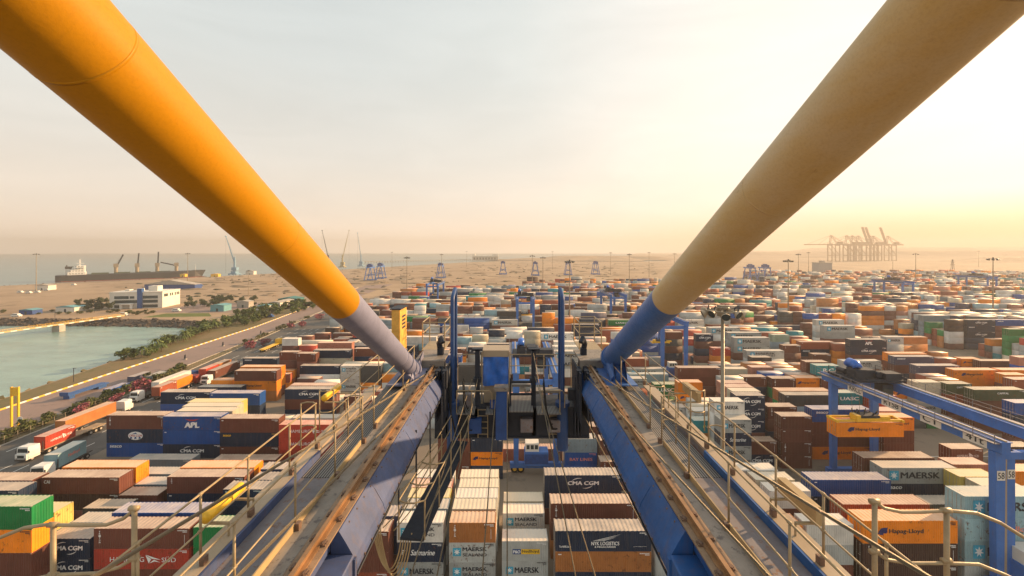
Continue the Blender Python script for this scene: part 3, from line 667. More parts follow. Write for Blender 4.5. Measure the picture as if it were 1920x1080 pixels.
# ---- the stacks measured from the photograph: left x, right x, y of the top front edge, length, tiers (0 = work it out; .1 = tall units), colours from the top
ST = '''78 223 895.5 40 3 br:I,db:c,br|118 253 876.5 40 3 or_,br,or_|-70 66 901 40 3 br,br,br|-100 23 918 40 3 nv:c,br,br|-125 59.5 950 40 4.1 gn:c,or_:H,br,br
-70 107 961 40 3 ye,pg,ye|68 156 1010.5 20 2 nv:C,nv:C|122 197 980 20 2 gb,dg|162 224 953.5 20 2 dg,gb|203 271 929 20 2 br,nv|235 299 908.6 20 2 gb,nv|258 318 889 20 2 gb,br
178 352 991.6 40 3 br:T,rd:D,br|214 373 962 40 3 bl,nv:c,bl|362 540 989 40 3 gn,gn,br|313 458 894.5 40 3 br:t,nv:c,br|340 474 877 40 3 or_,br,or_|419 493 918 20 3 nv:c,nv,br|470 544 900 20 3 nv,br,nv|489 557 880 20 3 pu,br,nv
200 308 779 40 3.1 br:T,nv:G,bl:s|309 411 781 40 3.1 bl:A,bl:c,nv:C|417 518 785 40 3.1 br:c,nv:y,br:c|528 620 796.5 40 3 rd:D,rd:D,rd:D
320 429 771 40 3.1 be,wh,nv|338 447 762 40 3.1 be,be,nv|349 454 754 40 3.1 ye,be,wh|301 394 735.5 40 3.1 nv:C,bl:c,nv|396 484 737.6 40 3.1 bl:c,nv,bl|439 519 695.5 40 3.1 br:t,or_:H,ob|449 528 688 40 3.1 or_,or_,br
370 452 726 40 2 nv,br|395 435 713 20 2 or_,br|534 623 730 40 3 nv:C,br,nv|550 623 723 40 3 pk,br,br|548 460 702 40 2 rb,or_|557 470 695 40 2 or_,rb
521 553 662.5 20 4 br:t,br:t,br,br|556 587 663 20 4 br:t,br:t,br:c,br|590 653 657 40 4 nv:c,be:E,be:E,be:E|658 727 654 40 4 br:t,nv,nv,br|455 520 672 40 2 nv:s,nv
557 585 630.5 20 3 br:t,wh,br|587 619 625 20 3 br:t,gm:M,br|620 680 625 40 3 br:t,gm:M,be|550 584 647.5 20 2 wh,gm|561 620 640 40 3 be,gm,nv|600 655 643 40 4 pk,br,br,wh
241 358 862 40 1 gb:c|401 514 863 40 1 br|418 530 880 40 1 nv:s|
841 930 980.5 20 3 ob:T,gm:S,gm:S|848 930 954.5 20 3 be,wh,gm|854 932 938 20 3 wh,be,gm|859 934 921 20 3 be,be,gm|861 934 902 20 3 be,gm,wh
744 831 980 20 3 wh:S,nv:F,gm:M|757 840 954 20 3 gb:c,gm,wh|765 842 933 20 3 ye,be,wh|770 846 916 20 3 pk,wh,gm|776 850 899 20 3 wh,wh,be|647 735 997 20 3 br:c,br,rb:c|660 745 968 20 3 pu,nv,br
940 1029 1015 20 2 gm:P,gm:M|941 1022.6 962.6 20 2 wh:S,gm|942 1021 940 20 2 be,gm|1040 1222.6 996 40 3 nv:N,ob:c,nv|1031 1197 944.5 40 3 br:T,br,ob|1020 1167 891.5 40 3 nv:C,nv,br
1059 1120 823 20 3 gb,bl:B,bl|1122 1180 826 20 3 br:t,br,br|1125 1187 863 20 2 br:t,br|884 941 822 20 3 nv:c,or_:H,nv|830 882 822 20 3 br,br,br:T|946 1052 842 40 1 pk:t|1235 1320 1040 20 2 gm:M,gm|1080 1180 800 40 3 br,nv,br
806 872 654 40 4 br:c,or_:H,nv,br|876 912 651 20 4 nv:F,gm:M,br,be|923 970 600 40 4 gm:M,br,br,nv|925 968 580 40 4 gm:M,gm,br,be|1014 1077 625 40 5 wh:M,br,wh,br,be|1034 1104 659 40 5 gm:M,gm:M,wh,br,be|1040 1106 650 40 5 wh,be,gm,wh,br|1042 1104 641 40 5 wh,wh,be,gm,br
916 946 619 20 5 nv:C,gm,nv,br,br|878 912 644 20 4 wh:S,ye,be,gm|884 916 629 20 4 be,gm,br,nv|950 979 622 20 5 wh,br,nv,be,wh|981 1010 622 20 5 be,be,br,gm,br|914 950 638 20 4 gm,nv:s,gm,be|914 970 645 40 4 nv,bl,gm,br|855 882 633 20 4 lb:M,gm,br,be|822 850 634 20 4 br,br,be,nv|772 822 632 40 4 wh,lb:c,br,be|760 795 621 20 4 or_:c,nv,or_,br
1271 1353 690 40 4 br:t,br,br,br|1227 1271 721 20 3.1 gn:U,gn,br|1248 1292 745 20 2 bl,wh|1301 1355 789 20 3 tl:g,ob,br|1300 1352 770.7 20 3 wh,be,gm|1297 1348 761 20 3 be,wh,br|1293 1343 752 20 3 gm,wh,br
1350 1410 787 20 4 gm:M,nv:F,gm:M,gm:S|1338 1398 753 20 5 wh:M,wh,gm,be,br|1327 1385 743 20 5 wh,gm,wh,br,be|1378 1437 742 20 5 nv:C,nv:C,nv:C,br,nv|1372 1428 734 20 5 be,br,nv,br,br|1362 1417 727 20 5 pk,br,br,nv,br|1352 1406 719.5 20 5 pk,br,nv,br,br|1395 1437 707 20 4 br:t,nv:c,br,br
1360 1403 692 20 4 be,gm,br,br|1358 1402 709 20 4 gm,br,be,nv|1336 1370 653 20 4 rd:c,or_:H,br,gm|1378 1442 633.5 40 5 gm:M,gm:M,br,gm,br|1402 1469 658 40 4 gm:S,gm,br,br|1470 1501 648 20 4 br:t,br:T,br,br|1503 1564 641.5 40 4 rb:c,nv:s,br,br|1567 1597 645 20 4 rb:c,or_:H,or_,br
1599 1659 637 40 5 nv:AC,nv:C,br,br,nv|1662 1695 632 20 5 gm:M,gm:M,br,br,be|1532 1582 600 40 5 wh:M,wh,gm,wh,be|1548 1601 611 40 5 gm:M,gm,br,be,br|1368 1425 624 40 5 gm:M,gm,br,nv,be|1335 1382 614.5 40 5 gm:M,wh:M,br,nv,be|1303 1340 627 20 5 nv:C,br,nv,br,be|1249 1280 623 20 5 br,dg:Z,br,nv,br
1447 1482 628 20 5 pg:c,gb,br,gm,nv|1483 1520 632 20 4 rb,br,br,br|1485 1531 638 20 4 or_,or_,br,br|1431 1469 700 20 4 bl,br,nv,br|1478 1516 703 20 4 pk,br,br,br|1462 1502 695 20 4 wh,br,br,br|1449 1488 688 20 4 ob,br,br,nv|1440 1478 682 20 4 pk,br,nv,br|1410 1449 689 20 4 pk,br,br,br|1397 1436 682 20 4 ob,br,br,br|1484 1522 684 20 4 ob,br,nv,br
1444 1489 710 20 4 br:T,gn,br,br|1492 1530 709 20 4 or_:H,br,or_,br|1534 1569 711 20 4 br:c,br,br,nv|1533 1573 686 20 5 tl:R,br,nv,br,br|1513 1553 679 20 5 br,br,br,nv,br|1478 1567 741 40 4 dg:c,gb,br,nv|1466 1553 733 40 4 ob,gn,br,br|1529 1629 768 40 4 bl:s,br,br,or_:H|1469 1519 781 20 4 br:c,br:c,br:T,br:t|1439 1487 763 20 4 br:T,br:t,nv,br
1413 1464 828 20 2 br:t,nv:C|1404 1452 816 20 2 br,nv|1793 1869 694 40 4 or_:H,or_,br,br|1870 1945 694 40 4 or_:H,or_,br,nv|1720 1800 686 40 4 pu:c,br,br,br|1680 1750 669 40 4 pu:s,br,nv,br|1668 1738 663 40 4 or_,br,br,nv|1825 1925 731 40 4 gd:K,br,br,br|1776 1823 720 20 4 gd:K,rb,br,br|1752 1800 712 20 4 ob,br,br,or_|1732 1778 705 20 4 rb,br,br,br|1905 1955 756 20 4 bl,nv,br,br
1900 1946 712 20 4 rb:c,rb,br,br|1884 1928 703 20 4 or_,br,br,br|1658 1713 783 20 4 or_:H,br,br,br|1650 1702 771 20 4 pk,or_,br,nv|1633 1681 742 20 4 rd,rd,br,br|1585 1630 737 20 4 tl:U,nv,br,br|1786 1842 842 20 2 br:D,br|1655 1794 877.5 40 3 gm:M,nv:s,br|1523 1670 900 40 3 bl:c,nv:c,bl|1617 1755 859 40 3 br,br,nv|1790 1840 871 20 3 pk,br,br|1800 1855 890 20 3 ye,br,br|1837 1895 905 20 3 be,nv,br
1581 1743 946 40 3 rb,br,br|1617 1797 977 40 3.1 or_:H,db:t,db:c|1750 1806 946 20 2 dg,be|1809 1985 931 40 4.1 lb:M,lb:Nd,lb:M,gm|1521 1608 995 20 2 nv:c,nv|1395 1453 882 20 3 wh,be,gm|1424 1484 900 20 3 be,gm,wh|1450 1514 921 20 3 wh,br,be|1478 1545 943 20 3 gm,wh,br|1500 1572 967 20 3 wh,gm,br|1355 1414 891 20 3 or_,or_,br|1450 1524 985 20 3 or_,br,br
1893 2010 884 40 3 or_,or_,br|1888 1940 838 20 2 db,br'''
def lvl(n): return (2.9 if n != int(n) else TH), int(n)
boxes = []          # one record per container
foot = []
def clash(x0, x1, y0, y1):
    for a, b, c, d in foot:
        if x0 < b+.12 and x1 > a-.12 and y0 < d+.1 and y1 > c-.1: return True
    return False
def add_stack(xc, Y, ln, h, tiers, hand=False):
    L = LEN[ln]; foot.append((xc-L/2, xc+L/2, Y, Y+CW)); n = len(tiers)
    for i, t in enumerate(tiers):
        cname, _, lg = t.partition(':')
        boxes.append(dict(x=xc-L/2, y=Y, z=(n-1-i)*h+.01, ln=ln, h=h, c=cname, lg=lg, i=i, n=n, hand=hand))
rtgs = [(62.6, 52.0, 7.8, 26.5), (.8, 80.5, 7.8, 24), (50.2, 137, 7.4, 24), (53, 220, 7.6, 24), (2.6, 199, 7.5, 24), (-60, 289, 7.6, 24), (293, 308, 7.6, 24), (424, 366, 7.6, 24)]
def reserve():
    for x, y, s, d in rtgs:
        for dx in (0, s):
            for yy in (y, y+d): foot.append((x+dx-1.0, x+dx+1.0, yy-1.0, yy+1.0))
reserve()
_foot_rtg = list(foot)
for rec in ST.replace('\n', '|').split('|'):
    if not rec.strip(): continue
    p = rec.split(' '); x0, x1, yt, ln = float(p[0]), float(p[1]), float(p[2]), int(p[3]); h, n = lvl(float(p[4])); tiers = p[5].split(',')
    Y = F*(H-n*h)/(yt-HY); xc = ((x0+x1)/2-CX)/F*Y; L = LEN[ln]
    tiers = (tiers+['br', 'nv', 'br', 'gm'])[:n]
    done = False
    for dy in (0, .3, -.3, .6, -.6, 1, -1, 1.4, -1.4, 1.9, -1.9, 2.5, -2.5, 3.2):
        for dx in (0, .5, -.5, 1, -1, 1.8, -1.8):
            if not clash(xc+dx-L/2, xc+dx+L/2, Y+dy, Y+dy+CW):
                add_stack(xc+dx, Y+dy, ln, h, tiers, True); done = True; break
        if done: break
    if not done: print('DROPPED', rec)
# ---- the rest of the yard, filled block by block
rf = random.Random(11)
COLS = ['br']*24+['rb']*12+['gm']*20+['nv']*10+['be']*10+['wh']*12+['or_']*4+['bl']*5+['or_']*7+['ob']*4+['gn']*3+['lb']*4+['tl']*2+['rd']*4+['dg']*4+['pk']*4+['gb']*3+['db']*3+['pu']*2
LGS = dict(gm=['M', 'M', 'S', ''], wh=['M', 'S', 'c', ''], nv=['C', 'C', 's', 'c'], or_=['H', 'H', ''], br=['t', 'T', 'c', ''], rd=['D', 'c'], rb=['D', 'c', ''], bl=['s', 'c', ''], lb=['M', 'c'], gn=['U', ''], tl=['R', ''])
_last = ['br']
def pick():
    c = _last[0] if rf.random() < .5 else rf.choice(COLS); _last[0] = c; l = rf.choice(LGS.get(c, [''])); return c+(':'+l if l else '')
def fill(xa, xb, ya, yb, hmin, hmax, holes, blk=18.5, lane=8.0, skip=None):
    y = ya
    while y < yb:
        for r in range(6):
            yy = y+r*2.78
            if yy > yb: break
            x = xa+rf.uniform(0, 2); run = rf.randint(hmin, hmax)
            while x < xb:
                ln = 40 if rf.random() < .45 else 20; L = LEN[ln]
                if rf.random() < .3: run = rf.randint(hmin, hmax)
                n = max(1, min(5, run+rf.choice((-1, 0, 0, 0, 1))))
                ok = rf.random() > holes and abs(x) < 1.32*yy+15
                for a, b, c, d in (skip or ()):
                    if x+L > a and x < b and yy+CW > c and yy < d: ok = False
                if ok and not clash(x, x+L, yy, yy+CW): add_stack(x+L/2, yy, ln, TH, [pick() for _ in range(n)])
                x += L+(.35 if rf.random() < .85 else 1.6)
        y += blk+lane
aisle = [(168, 188, 120, 330), (330, 346, 120, 640)]
_big = foot
def yard_fill():
    global foot
    cells = [(-88, 60, 196, 262), (60, 330, 196, 262), (-88, 250, 262, 372), (250, 330, 262, 390), (190, 420, 126, 196), (330, 800, 196, 405), (330, 900, 405, 640), (270, 330, 405, 480), (10, 250, 376, 470)]
    near = [(-86, 168, 100, 196)]
    for i, (a, b, c, d) in enumerate(cells):
        foot = [q for q in _big if q[1] > a-15 and q[0] < b+15 and q[3] > c-5 and q[2] < d+5]
        far = c > 255
        fill(a, b, c, d, 2 if not far else 2, 5 if c < 300 else 4, .06 if not far else (.55 if c == 376 else .12), skip=aisle)
    for a, b, c, d in near:
        foot = list(_big); fill(a, b, c, d, 1, 3, .12, skip=aisle+[(-90, -68, 100, 150)])
yard_fill()
# ---- which ones show largest: a small depth-sorted id picture
bw, bh = 960, 540
idb = np.full((bh, bw), -1, np.int32)
def paint_poly(pts, v):
    p = np.array(pts)/2.0
    x0, x1 = int(max(0, math.floor(p[:, 0].min()))), int(min(bw, math.ceil(p[:, 0].max())+1)); y0, y1 = int(max(0, math.floor(p[:, 1].min()))), int(min(bh, math.ceil(p[:, 1].max())+1))
    if x0 >= x1 or y0 >= y1: return
    xs = np.arange(x0, x1)+.5; ys = (np.arange(y0, y1)+.5)[:, None]; m = np.ones((y1-y0, x1-x0), bool); k = len(p)
    ar = sum(p[i][0]*p[(i+1) % k][1]-p[(i+1) % k][0]*p[i][1] for i in range(k)); s = 1 if ar > 0 else -1
    for i in range(k):
        a, b = p[i], p[(i+1) % k]; m &= s*((b[0]-a[0])*(ys-a[1])-(b[1]-a[1])*(xs-a[0])) >= 0
    idb[y0:y1, x0:x1][m] = v
def pj(x, y, z): return (CX+x/y*F, HY+(H-z)/y*F)
order = sorted((i for i, b in enumerate(boxes) if b['y'] < 330), key=lambda i: (-boxes[i]['y'], boxes[i]['z']))
for i in order:
    b = boxes[i]; x0, x1, y0, y1, z0, z1 = b['x'], b['x']+LEN[b['ln']], b['y'], b['y']+CW, b['z'], b['z']+b['h']
    if b['i'] == 0: paint_poly([pj(x0, y0, z1), pj(x1, y0, z1), pj(x1, y1, z1), pj(x0, y1, z1)], i)
    if x0 > 0: paint_poly([pj(x0, y0, z0), pj(x0, y1, z0), pj(x0, y1, z1), pj(x0, y0, z1)], i)
    if x1 < 0: paint_poly([pj(x1, y0, z0), pj(x1, y1, z0), pj(x1, y1, z1), pj(x1, y0, z1)], i)
    paint_poly([pj(x0, y0, z0), pj(x1, y0, z0), pj(x1, y0, z1), pj(x0, y0, z1)], i)
for q in ([(0, 88), (640, 600), (740, 705), (785, 690), (664, 547), (207, 0)], [(1648, 0), (1228, 545), (1115, 665), (1150, 705), (1275, 582), (1920, 12)],
          [(380, 1080), (740, 700), (790, 690), (800, 800), (640, 1080)], [(1225, 1080), (1130, 740), (1150, 690), (1560, 1080)], [(790, 770), (1125, 770), (1125, 818), (790, 818)]): paint_poly(q, -2)
cnt = np.bincount(idb[idb >= 0].ravel(), minlength=len(boxes))
rank = [i for i in np.argsort(-cnt) if cnt[i] >= 5][:300]
chosen = set(int(i) for i in rank)
print('containers', len(boxes), 'individual', len(chosen), 'smallest', cnt[rank[-1]])
# ---- build the individual containers
def wordlabel(b):
    L = 'long' if b['ln'] == 40 else 'short'
    s = f"{L} {CNAME[b['c']]} container"
    d = LOGO[b['lg']][1] if b['lg'] else None
    if d: s += ' with '+d
    return s
def px(b): return pj(b['x']+LEN[b['ln']]/2, b['y'], b['z']+b['h']*.5)
SIDE = [(-1e9, 'by the truck road'), (430, 'left of the boom'), (760, 'between the boom girders'), (1160, 'right of the boom'), (1500, 'near the blue gantry crane'), (1740, 'far right')]
BAND = [(0, 'in the hazy back rows'), (600, 'in the back rows'), (640, 'in the middle rows'), (700, 'in the nearer rows'), (790, 'in the near rows'), (890, 'in the front rows')]
def zone(b):
    x, y = px(b); s = [n for a, n in SIDE if x >= a][-1]; t = [n for a, n in BAND if y >= a][-1]
    return t+' '+s
def tierword(b): return 'on top' if b['i'] == 0 else ('second from top' if b['i'] == 1 else ('third from top' if b['i'] == 2 else 'low in its stack'))
ORD = ['first', 'second', 'third', 'fourth', 'fifth', 'sixth', 'seventh', 'eighth', 'ninth', 'tenth', 'eleventh', 'twelfth', 'thirteenth', 'fourteenth', 'fifteenth', 'sixteenth']
groups = {}
for i in sorted(chosen):
    b = boxes[i]; groups.setdefault((wordlabel(b), tierword(b), zone(b)), []).append(i)
words = {}
for (w, t, z), ids in groups.items():
    if len(ids) == 1: words[ids[0]] = f'{w}, {t}, {z}'; continue
    xs = [px(boxes[i])[0] for i in ids]; ys = [px(boxes[i])[1] for i in ids]
    key = (lambda i: px(boxes[i])[0]) if max(xs)-min(xs) > 30 else (lambda i: -px(boxes[i])[1])
    side = 'from left' if max(xs)-min(xs) > 30 else 'counted from the front'
    for k, i in enumerate(sorted(ids, key=key)): words[i] = f'{w}, {t}, {z}, {ORD[min(k, 15)]} {side}'
def trim(s):
    s = s.replace(' container with ', ' container, ')
    w = s.split()
    if len(w) > 16: s = s.replace(' in its stack', ''); s = s.replace(' counted from the front', ' from the front'); w = s.split()
    if len(w) > 16: s = s.replace('a star emblem and two lines of dark capitals', 'star and two lines of capitals').replace('a star emblem and dark capitals', 'star and capitals').replace('white letters running down its left end', 'letters down its end').replace('a short white column of letters at left', 'a column of letters').replace('bold white capitals between two arcs', 'white capitals between arcs').replace('dark lettering beside a navy emblem', 'navy emblem').replace('thin white capitals around a flag emblem', 'white flag emblem').replace('a small white word at upper left', 'small white word').replace('a small red word at upper left', 'small red word'); w = s.split()
    if len(w) > 16: s = s.replace('in the ', '').replace('near the blue gantry crane', 'near the gantry').replace('between the boom girders', 'between the girders').replace('second from top', 'second down').replace('third from top', 'third down')
    w = s.split()
    if len(w) > 16: s = s.replace(' emblem', '').replace('three heavy white capitals under red wings', 'three white capitals').replace('a blue and yellow name panel', 'blue and yellow panel').replace(' of the boom', ' side').replace('three small white letters at upper left', 'three small letters').replace('three heavy white capitals high up', 'three white capitals').replace('white capitals under a feathered wing', 'feathered wing')
    w = s.split()
    if len(w) > 16: s = s.replace('star and two lines of capitals', 'star and stacked capitals').replace(' counted from', ' from').replace('hazy back rows', 'hazy rows').replace('by the truck road', 'by road'); w = s.split()
    if len(w) > 16: s = s.replace('star and stacked capitals', 'stacked capitals').replace('letters down its end', 'end lettering').replace('a column of letters', 'end lettering').replace('between the girders', 'between girders').replace('from the front', 'from front').replace('star and capitals', 'dark capitals'); w = s.split()
    if len(w) > 16: print('LONG', len(w), s)
    return s
seen = {}
def container(b, name='shipping_container', parent=None):
    ln = b['ln']; o = link(name, BODY[ln]); c = PAL[b['c']]
    k = random.Random(int(b['x']*13+b['y']*7+b['z'])).uniform(.85, 1.18); o.color = (c[0]*k, c[1]*k, c[2]*k, 1)
    o.location = (b['x'], b['y'], b['z']); o.scale = (1, 1, b['h']/TH); o.rotation_euler = (0, 0, (k-1)*.018)
    r = link('roof', ROOF[ln], o); r.color = o.color
    if b['x']+LEN[ln]/2 > 0 or b.get('door'):
        d = link('door', DOOR, o); d.color = o.color; link('locking_bars', LOCK, d)
    if b['lg']: link('lettering', logo_mesh(b['lg'], ln), o)
    return o
for i in rank:
    b = boxes[int(i)]; o = container(b)
    lab = trim(words[int(i)])
    tag(o, lab, 'container', 'shipping containers stacked in the yard')
# ---- all the smaller ones as one object
rest = [b for i, b in enumerate(boxes) if i not in chosen]
n = len(rest)
X0 = np.array([b['x'] for b in rest]); X1 = X0+np.array([LEN[b['ln']] for b in rest]); Y0 = np.array([b['y'] for b in rest]); Y1 = Y0+CW
Z0 = np.array([b['z'] for b in rest]); Z1 = Z0+np.array([b['h'] for b in rest])-.02
V = np.stack([np.stack(q, 1) for q in ((X0, Y0, Z0), (X1, Y0, Z0), (X1, Y1, Z0), (X0, Y1, Z0), (X0, Y0, Z1), (X1, Y0, Z1), (X1, Y1, Z1), (X0, Y1, Z1))], 1).reshape(-1, 3)
q = np.array([(0, 1, 5, 4), (1, 2, 6, 5), (2, 3, 7, 6), (3, 0, 4, 7), (4, 5, 6, 7)])
Fc = (np.arange(n)[:, None, None]*8+q[None]).reshape(-1, 4)
me = bpy.data.meshes.new('distant_containers')
me.vertices.add(len(V)); me.vertices.foreach_set('co', V.astype(np.float32).ravel())
me.loops.add(Fc.size); me.loops.foreach_set('vertex_index', Fc.astype(np.int32).ravel())
me.polygons.add(len(Fc)); me.polygons.foreach_set('loop_start', np.arange(0, Fc.size, 4, dtype=np.int32))
me.materials.append(M['c_wall_far']); me.materials.append(M['c_roof_far'])
me.polygons.foreach_set('material_index', np.tile(np.array([0, 0, 0, 0, 1], np.int32), n))
me.update(calc_edges=True); me.validate()
rr = random.Random(2)
cv = np.array([[*(np.array(PAL[b['c']])*rr.uniform(.8, 1.2)), 1.0] for b in rest], np.float32)
ca = me.color_attributes.new('Col', 'FLOAT_COLOR', 'POINT'); ca.data.foreach_set('color', np.repeat(cv, 8, 0).ravel())
tag(link('distant_containers', me), 'rows of stacked shipping containers filling the yard into the haze', 'containers', kind='stuff')
M['hoop_blue'] = paint('hoop_blue', (.016, .055, .17), .5, 0, .68, (.12, .07, .04), 1.3, .25, .35, streak=.4)
# ------------------------------------------------------------ the ship-to-shore crane the camera stands on
crane = thing('ship_to_shore_crane', 'blue and yellow quay crane whose twin boom girders and diagonal tubes fill the foreground', 'crane', (0, 8, H-4.8))
def cadd(mb, name, mats, parent=crane, sm=False):
    o = mb.build(name, mats, None, sm)
    o.parent = parent; o.matrix_parent_inverse = Matrix.Translation((0, -8, -(H-4.8))) if parent is crane else Matrix.Identity(4)
    return o
def D(x, y, d): return (x, y, H-d)
YE, YN = 17.2, .4           # far and near ends of the girders
for s in (-1, 1):
    BLU = M['crane_blue_sunlit'] if s < 0 else M['crane_blue']; PBL = M['pipe_blue_sunlit'] if s < 0 else M['pipe_blue']  # left side takes the blues with sunlight in their colour
    # girder: deck plate, sloping cover plate, recessed near web, bottom flange
    mb = MB(); X = lambda x: s*x
    mb.extrude([(X(3.12), H-4.83), (X(3.70), H-4.83), (X(3.70), H-6.0), (X(3.20), H-6.0), (X(3.20), H-5.22), (X(3.12), H-5.16)], YN, YE)
    mb.extrude([(X(3.18), H-5.22), (X(2.72), H-5.22), (X(2.70), H-5.24), (X(2.70), H-5.54), (X(3.18), H-5.6)], YN, 7.02)
    mb.extrude([(X(2.97), H-4.84), (X(3.11), H-4.835), (X(3.11), H-5.6), (X(2.70), H-5.6), (X(2.66), H-5.5), (X(2.66), H-5.42), (X(2.70), H-5.3), (X(2.86), H-5.02)], 7.05, YE)
    mb.box(min(X(2.66), X(2.93)), max(X(2.66), X(2.93)), 6.96, 7.04, H-5.6, H-5.26)
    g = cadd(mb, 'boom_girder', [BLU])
    mb = MB(); a, b = sorted((X(3.38), X(3.71))); mb.box(a, b, YN, YE, H-4.828, H-4.80); cadd(mb, 'deck_plate', [M['deck']], g)
    mb = MB(); a, b = sorted((X(2.985), X(3.375))); mb.box(a, b, YN, YE, H-4.828, H-4.797); cadd(mb, 'rail_bed', [M['deck_rust']], g)
    # crane rail: foot, web, head
    mb = MB(); mb.extrude([(X(3.09), H-4.795), (X(3.25), H-4.795), (X(3.25), H-4.775), (X(3.185), H-4.765), (X(3.185), H-4.715), (X(3.205), H-4.705), (X(3.205), H-4.67), (X(3.135), H-4.67), (X(3.135), H-4.705), (X(3.155), H-4.715), (X(3.155), H-4.765), (X(3.09), H-4.775)], YN, YE)
    rail = cadd(mb, 'trolley_rail', [M['rail_steel']])
    proto = None; y = 4.2; k = 0
    while y < YE-.3:
        for dx in (3.055, 3.285):
            if proto is None:
                cb = MB(); cb.box(-.045, .045, -.055, .055, 0, .028); cb.box(-.02, .02, -.035, .035, .028, .048); cb.cyl((0, -.045, .02), .016, .035, 6); cb.cyl((0, .045, .02), .016, .03, 6); cb.box(-.03, .05, -.02, .02, .01, .036)
                proto = cb.mesh('rail_clip', [M['clip']])
            o = link('rail_clip', proto, rail); o.location = (X(dx), y+(.12 if dx > 3.2 else 0), H-4.797); o.rotation_euler = (0, 0, (.2*math.sin(k*3.1))); k += 1
        y += .62
    # walkway beside the girder
    mb = MB(); a, b = sorted((X(3.73), X(4.57))); mb.box(a, b, YN, 8.9, H-5.0, H-4.95); cadd(mb, 'walkway_plate', [M['walk']])
    mb = MB(); mb.box(a, b, 8.92, YE, H-5.0, H-4.95); cadd(mb, 'walkway_grating', [M['grate']])
    mb = MB(); a, b = sorted((X(3.712), X(3.735))); mb.box(a, b, YN, 10.1, H-4.98, H-4.68); mb.box(a, b, 11.15, YE, H-4.98, H-4.68); cadd(mb, 'toe_board', [M['toe']])
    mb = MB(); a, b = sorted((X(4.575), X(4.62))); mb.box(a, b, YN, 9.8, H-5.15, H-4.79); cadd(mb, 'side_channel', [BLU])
    mb = MB(); a, b = sorted((X(4.625), X(4.98)))
    for y0 in np.arange(YN, 13.6, 2.35): mb.box(a, b, y0+.004, y0+2.346, H-4.84, H-4.785)
    cadd(mb, 'cable_tray', [M['tray']])
    mb = MB(); a, b = sorted((X(4.64), X(4.97))); mb.box(a, b, YN, 13.6, H-5.0, H-4.845); cadd(mb, 'tray_trough', [M['walk']])
    # railings: inner and outer, with return loops at the gate
    r = .0165
    tops = []
    def railing(xr, ys, base, top, gaps, rtop=None):
        rail_o = None; mb = MB()
        segs = []; cur = []
        for yy in ys:
            cur.append(yy)
            if yy in gaps: segs.append(cur); cur = []
        segs.append(cur)
        for sg in segs:
            y0, y1 = min(sg), max(sg)
            mid = base-(base-top)*.48
            if y0 == min(ys): y0 = max(.3, y0-3.2)
            mb.tube([D(X(xr), y0, top), D(X(xr), y1, top)], r, 8); mb.tube([D(X(xr), y0, mid), D(X(xr), y1, mid)], r*.85, 8)
        for gy in gaps:
            nxt = min(q for q in ys if q > gy); o_ = .13
            for yy, e in ((gy, 1), (nxt, -1)):
                for zz in (top, base-(base-top)*.48):
                    mb.tube([D(X(xr), yy, zz), D(X(xr)+s*.10, yy+e*.10, zz), D(X(xr)+s*.26, yy+e*.12, zz), D(X(xr)+s*.36, yy+e*.02, zz)], r, 8)
                mb.tube([D(X(xr)+s*.36, yy+e*.02, top), D(X(xr)+s*.36, yy+e*.02, base)], r, 8)
        rail_o = cadd(mb, 'handrail', [M['handrail']], crane, True)
        for yy in ys:
            pm = MB(); pm.tube([D(X(xr), yy, top-.02), D(X(xr), yy, base)], r*1.15, 8)
            for zz in (top, base-(base-top)*.48): pm.tube([D(X(xr)-.001, yy-.035, zz), D(X(xr)-.001, yy+.035, zz)], r*1.5, 8)
            po = cadd(pm, 'post', [M['handrail']], rail_o, True)
            sm = MB(); sm.box(X(xr)-s*.05-.035, X(xr)-s*.05+.035, yy-.05, yy+.05, H-base, H-base+.14); cadd(sm, 'post_socket', [M['clip']], rail_o)
    railing(3.72, [5.5, 7.05, 8.63, 10.2, 11.05, 14.0, 15.6], 4.82, 3.66, [10.2])
    railing(4.74, [5.2, 6.25, 7.38, 8.75, 9.9, 10.9, 12.8, 14.6], 4.8, 3.72, [9.9])
    # cross railing of the nearest platform, bent tubes running outwards
    lp = MB(); Yc = 5.2
    if s < 0:
        top = [(-60, 1045), (0, 1008), (45, 990), (85, 984), (150, 985), (200, 984), (232, 972), (252, 955)]; low = [(-40, 1130), (40, 1090), (100, 1078), (180, 1075), (222, 1064), (252, 1047)]; posts = [(100, 984), (252, 953)]
    else:
        top = [(1640, 940), (1658, 953), (1690, 960), (1730, 960), (1775, 957), (1830, 962), (1875, 980), (1920, 1008), (1990, 1050)]; low = [(1640, 1033), (1662, 1049), (1700, 1056), (1775, 1056), (1835, 1058), (1885, 1078), (1940, 1105)]; posts = [(1640, 940), (1775, 957)]
    lp.tube([at(x, y, Yc) for x, y in top], .022, 10); lp.tube([at(x, y, Yc) for x, y in low], .021, 10)
    ro = cadd(lp, 'cross_rail', [M['handrail']], crane, True); smooth(ro)
    for x, y in posts:
        pm = MB(); p0 = at(x, y, Yc); pm.tube([p0, (p0.x, p0.y, H-5.1)], .03, 10)
        for q in (y, y+94): c = at(x, q, Yc); pm.tube([c+Vector((-.06, 0, 0)), c+Vector((.05, 0, 0))], .034, 10)
        cadd(pm, 'post', [M['handrail']], ro, True)
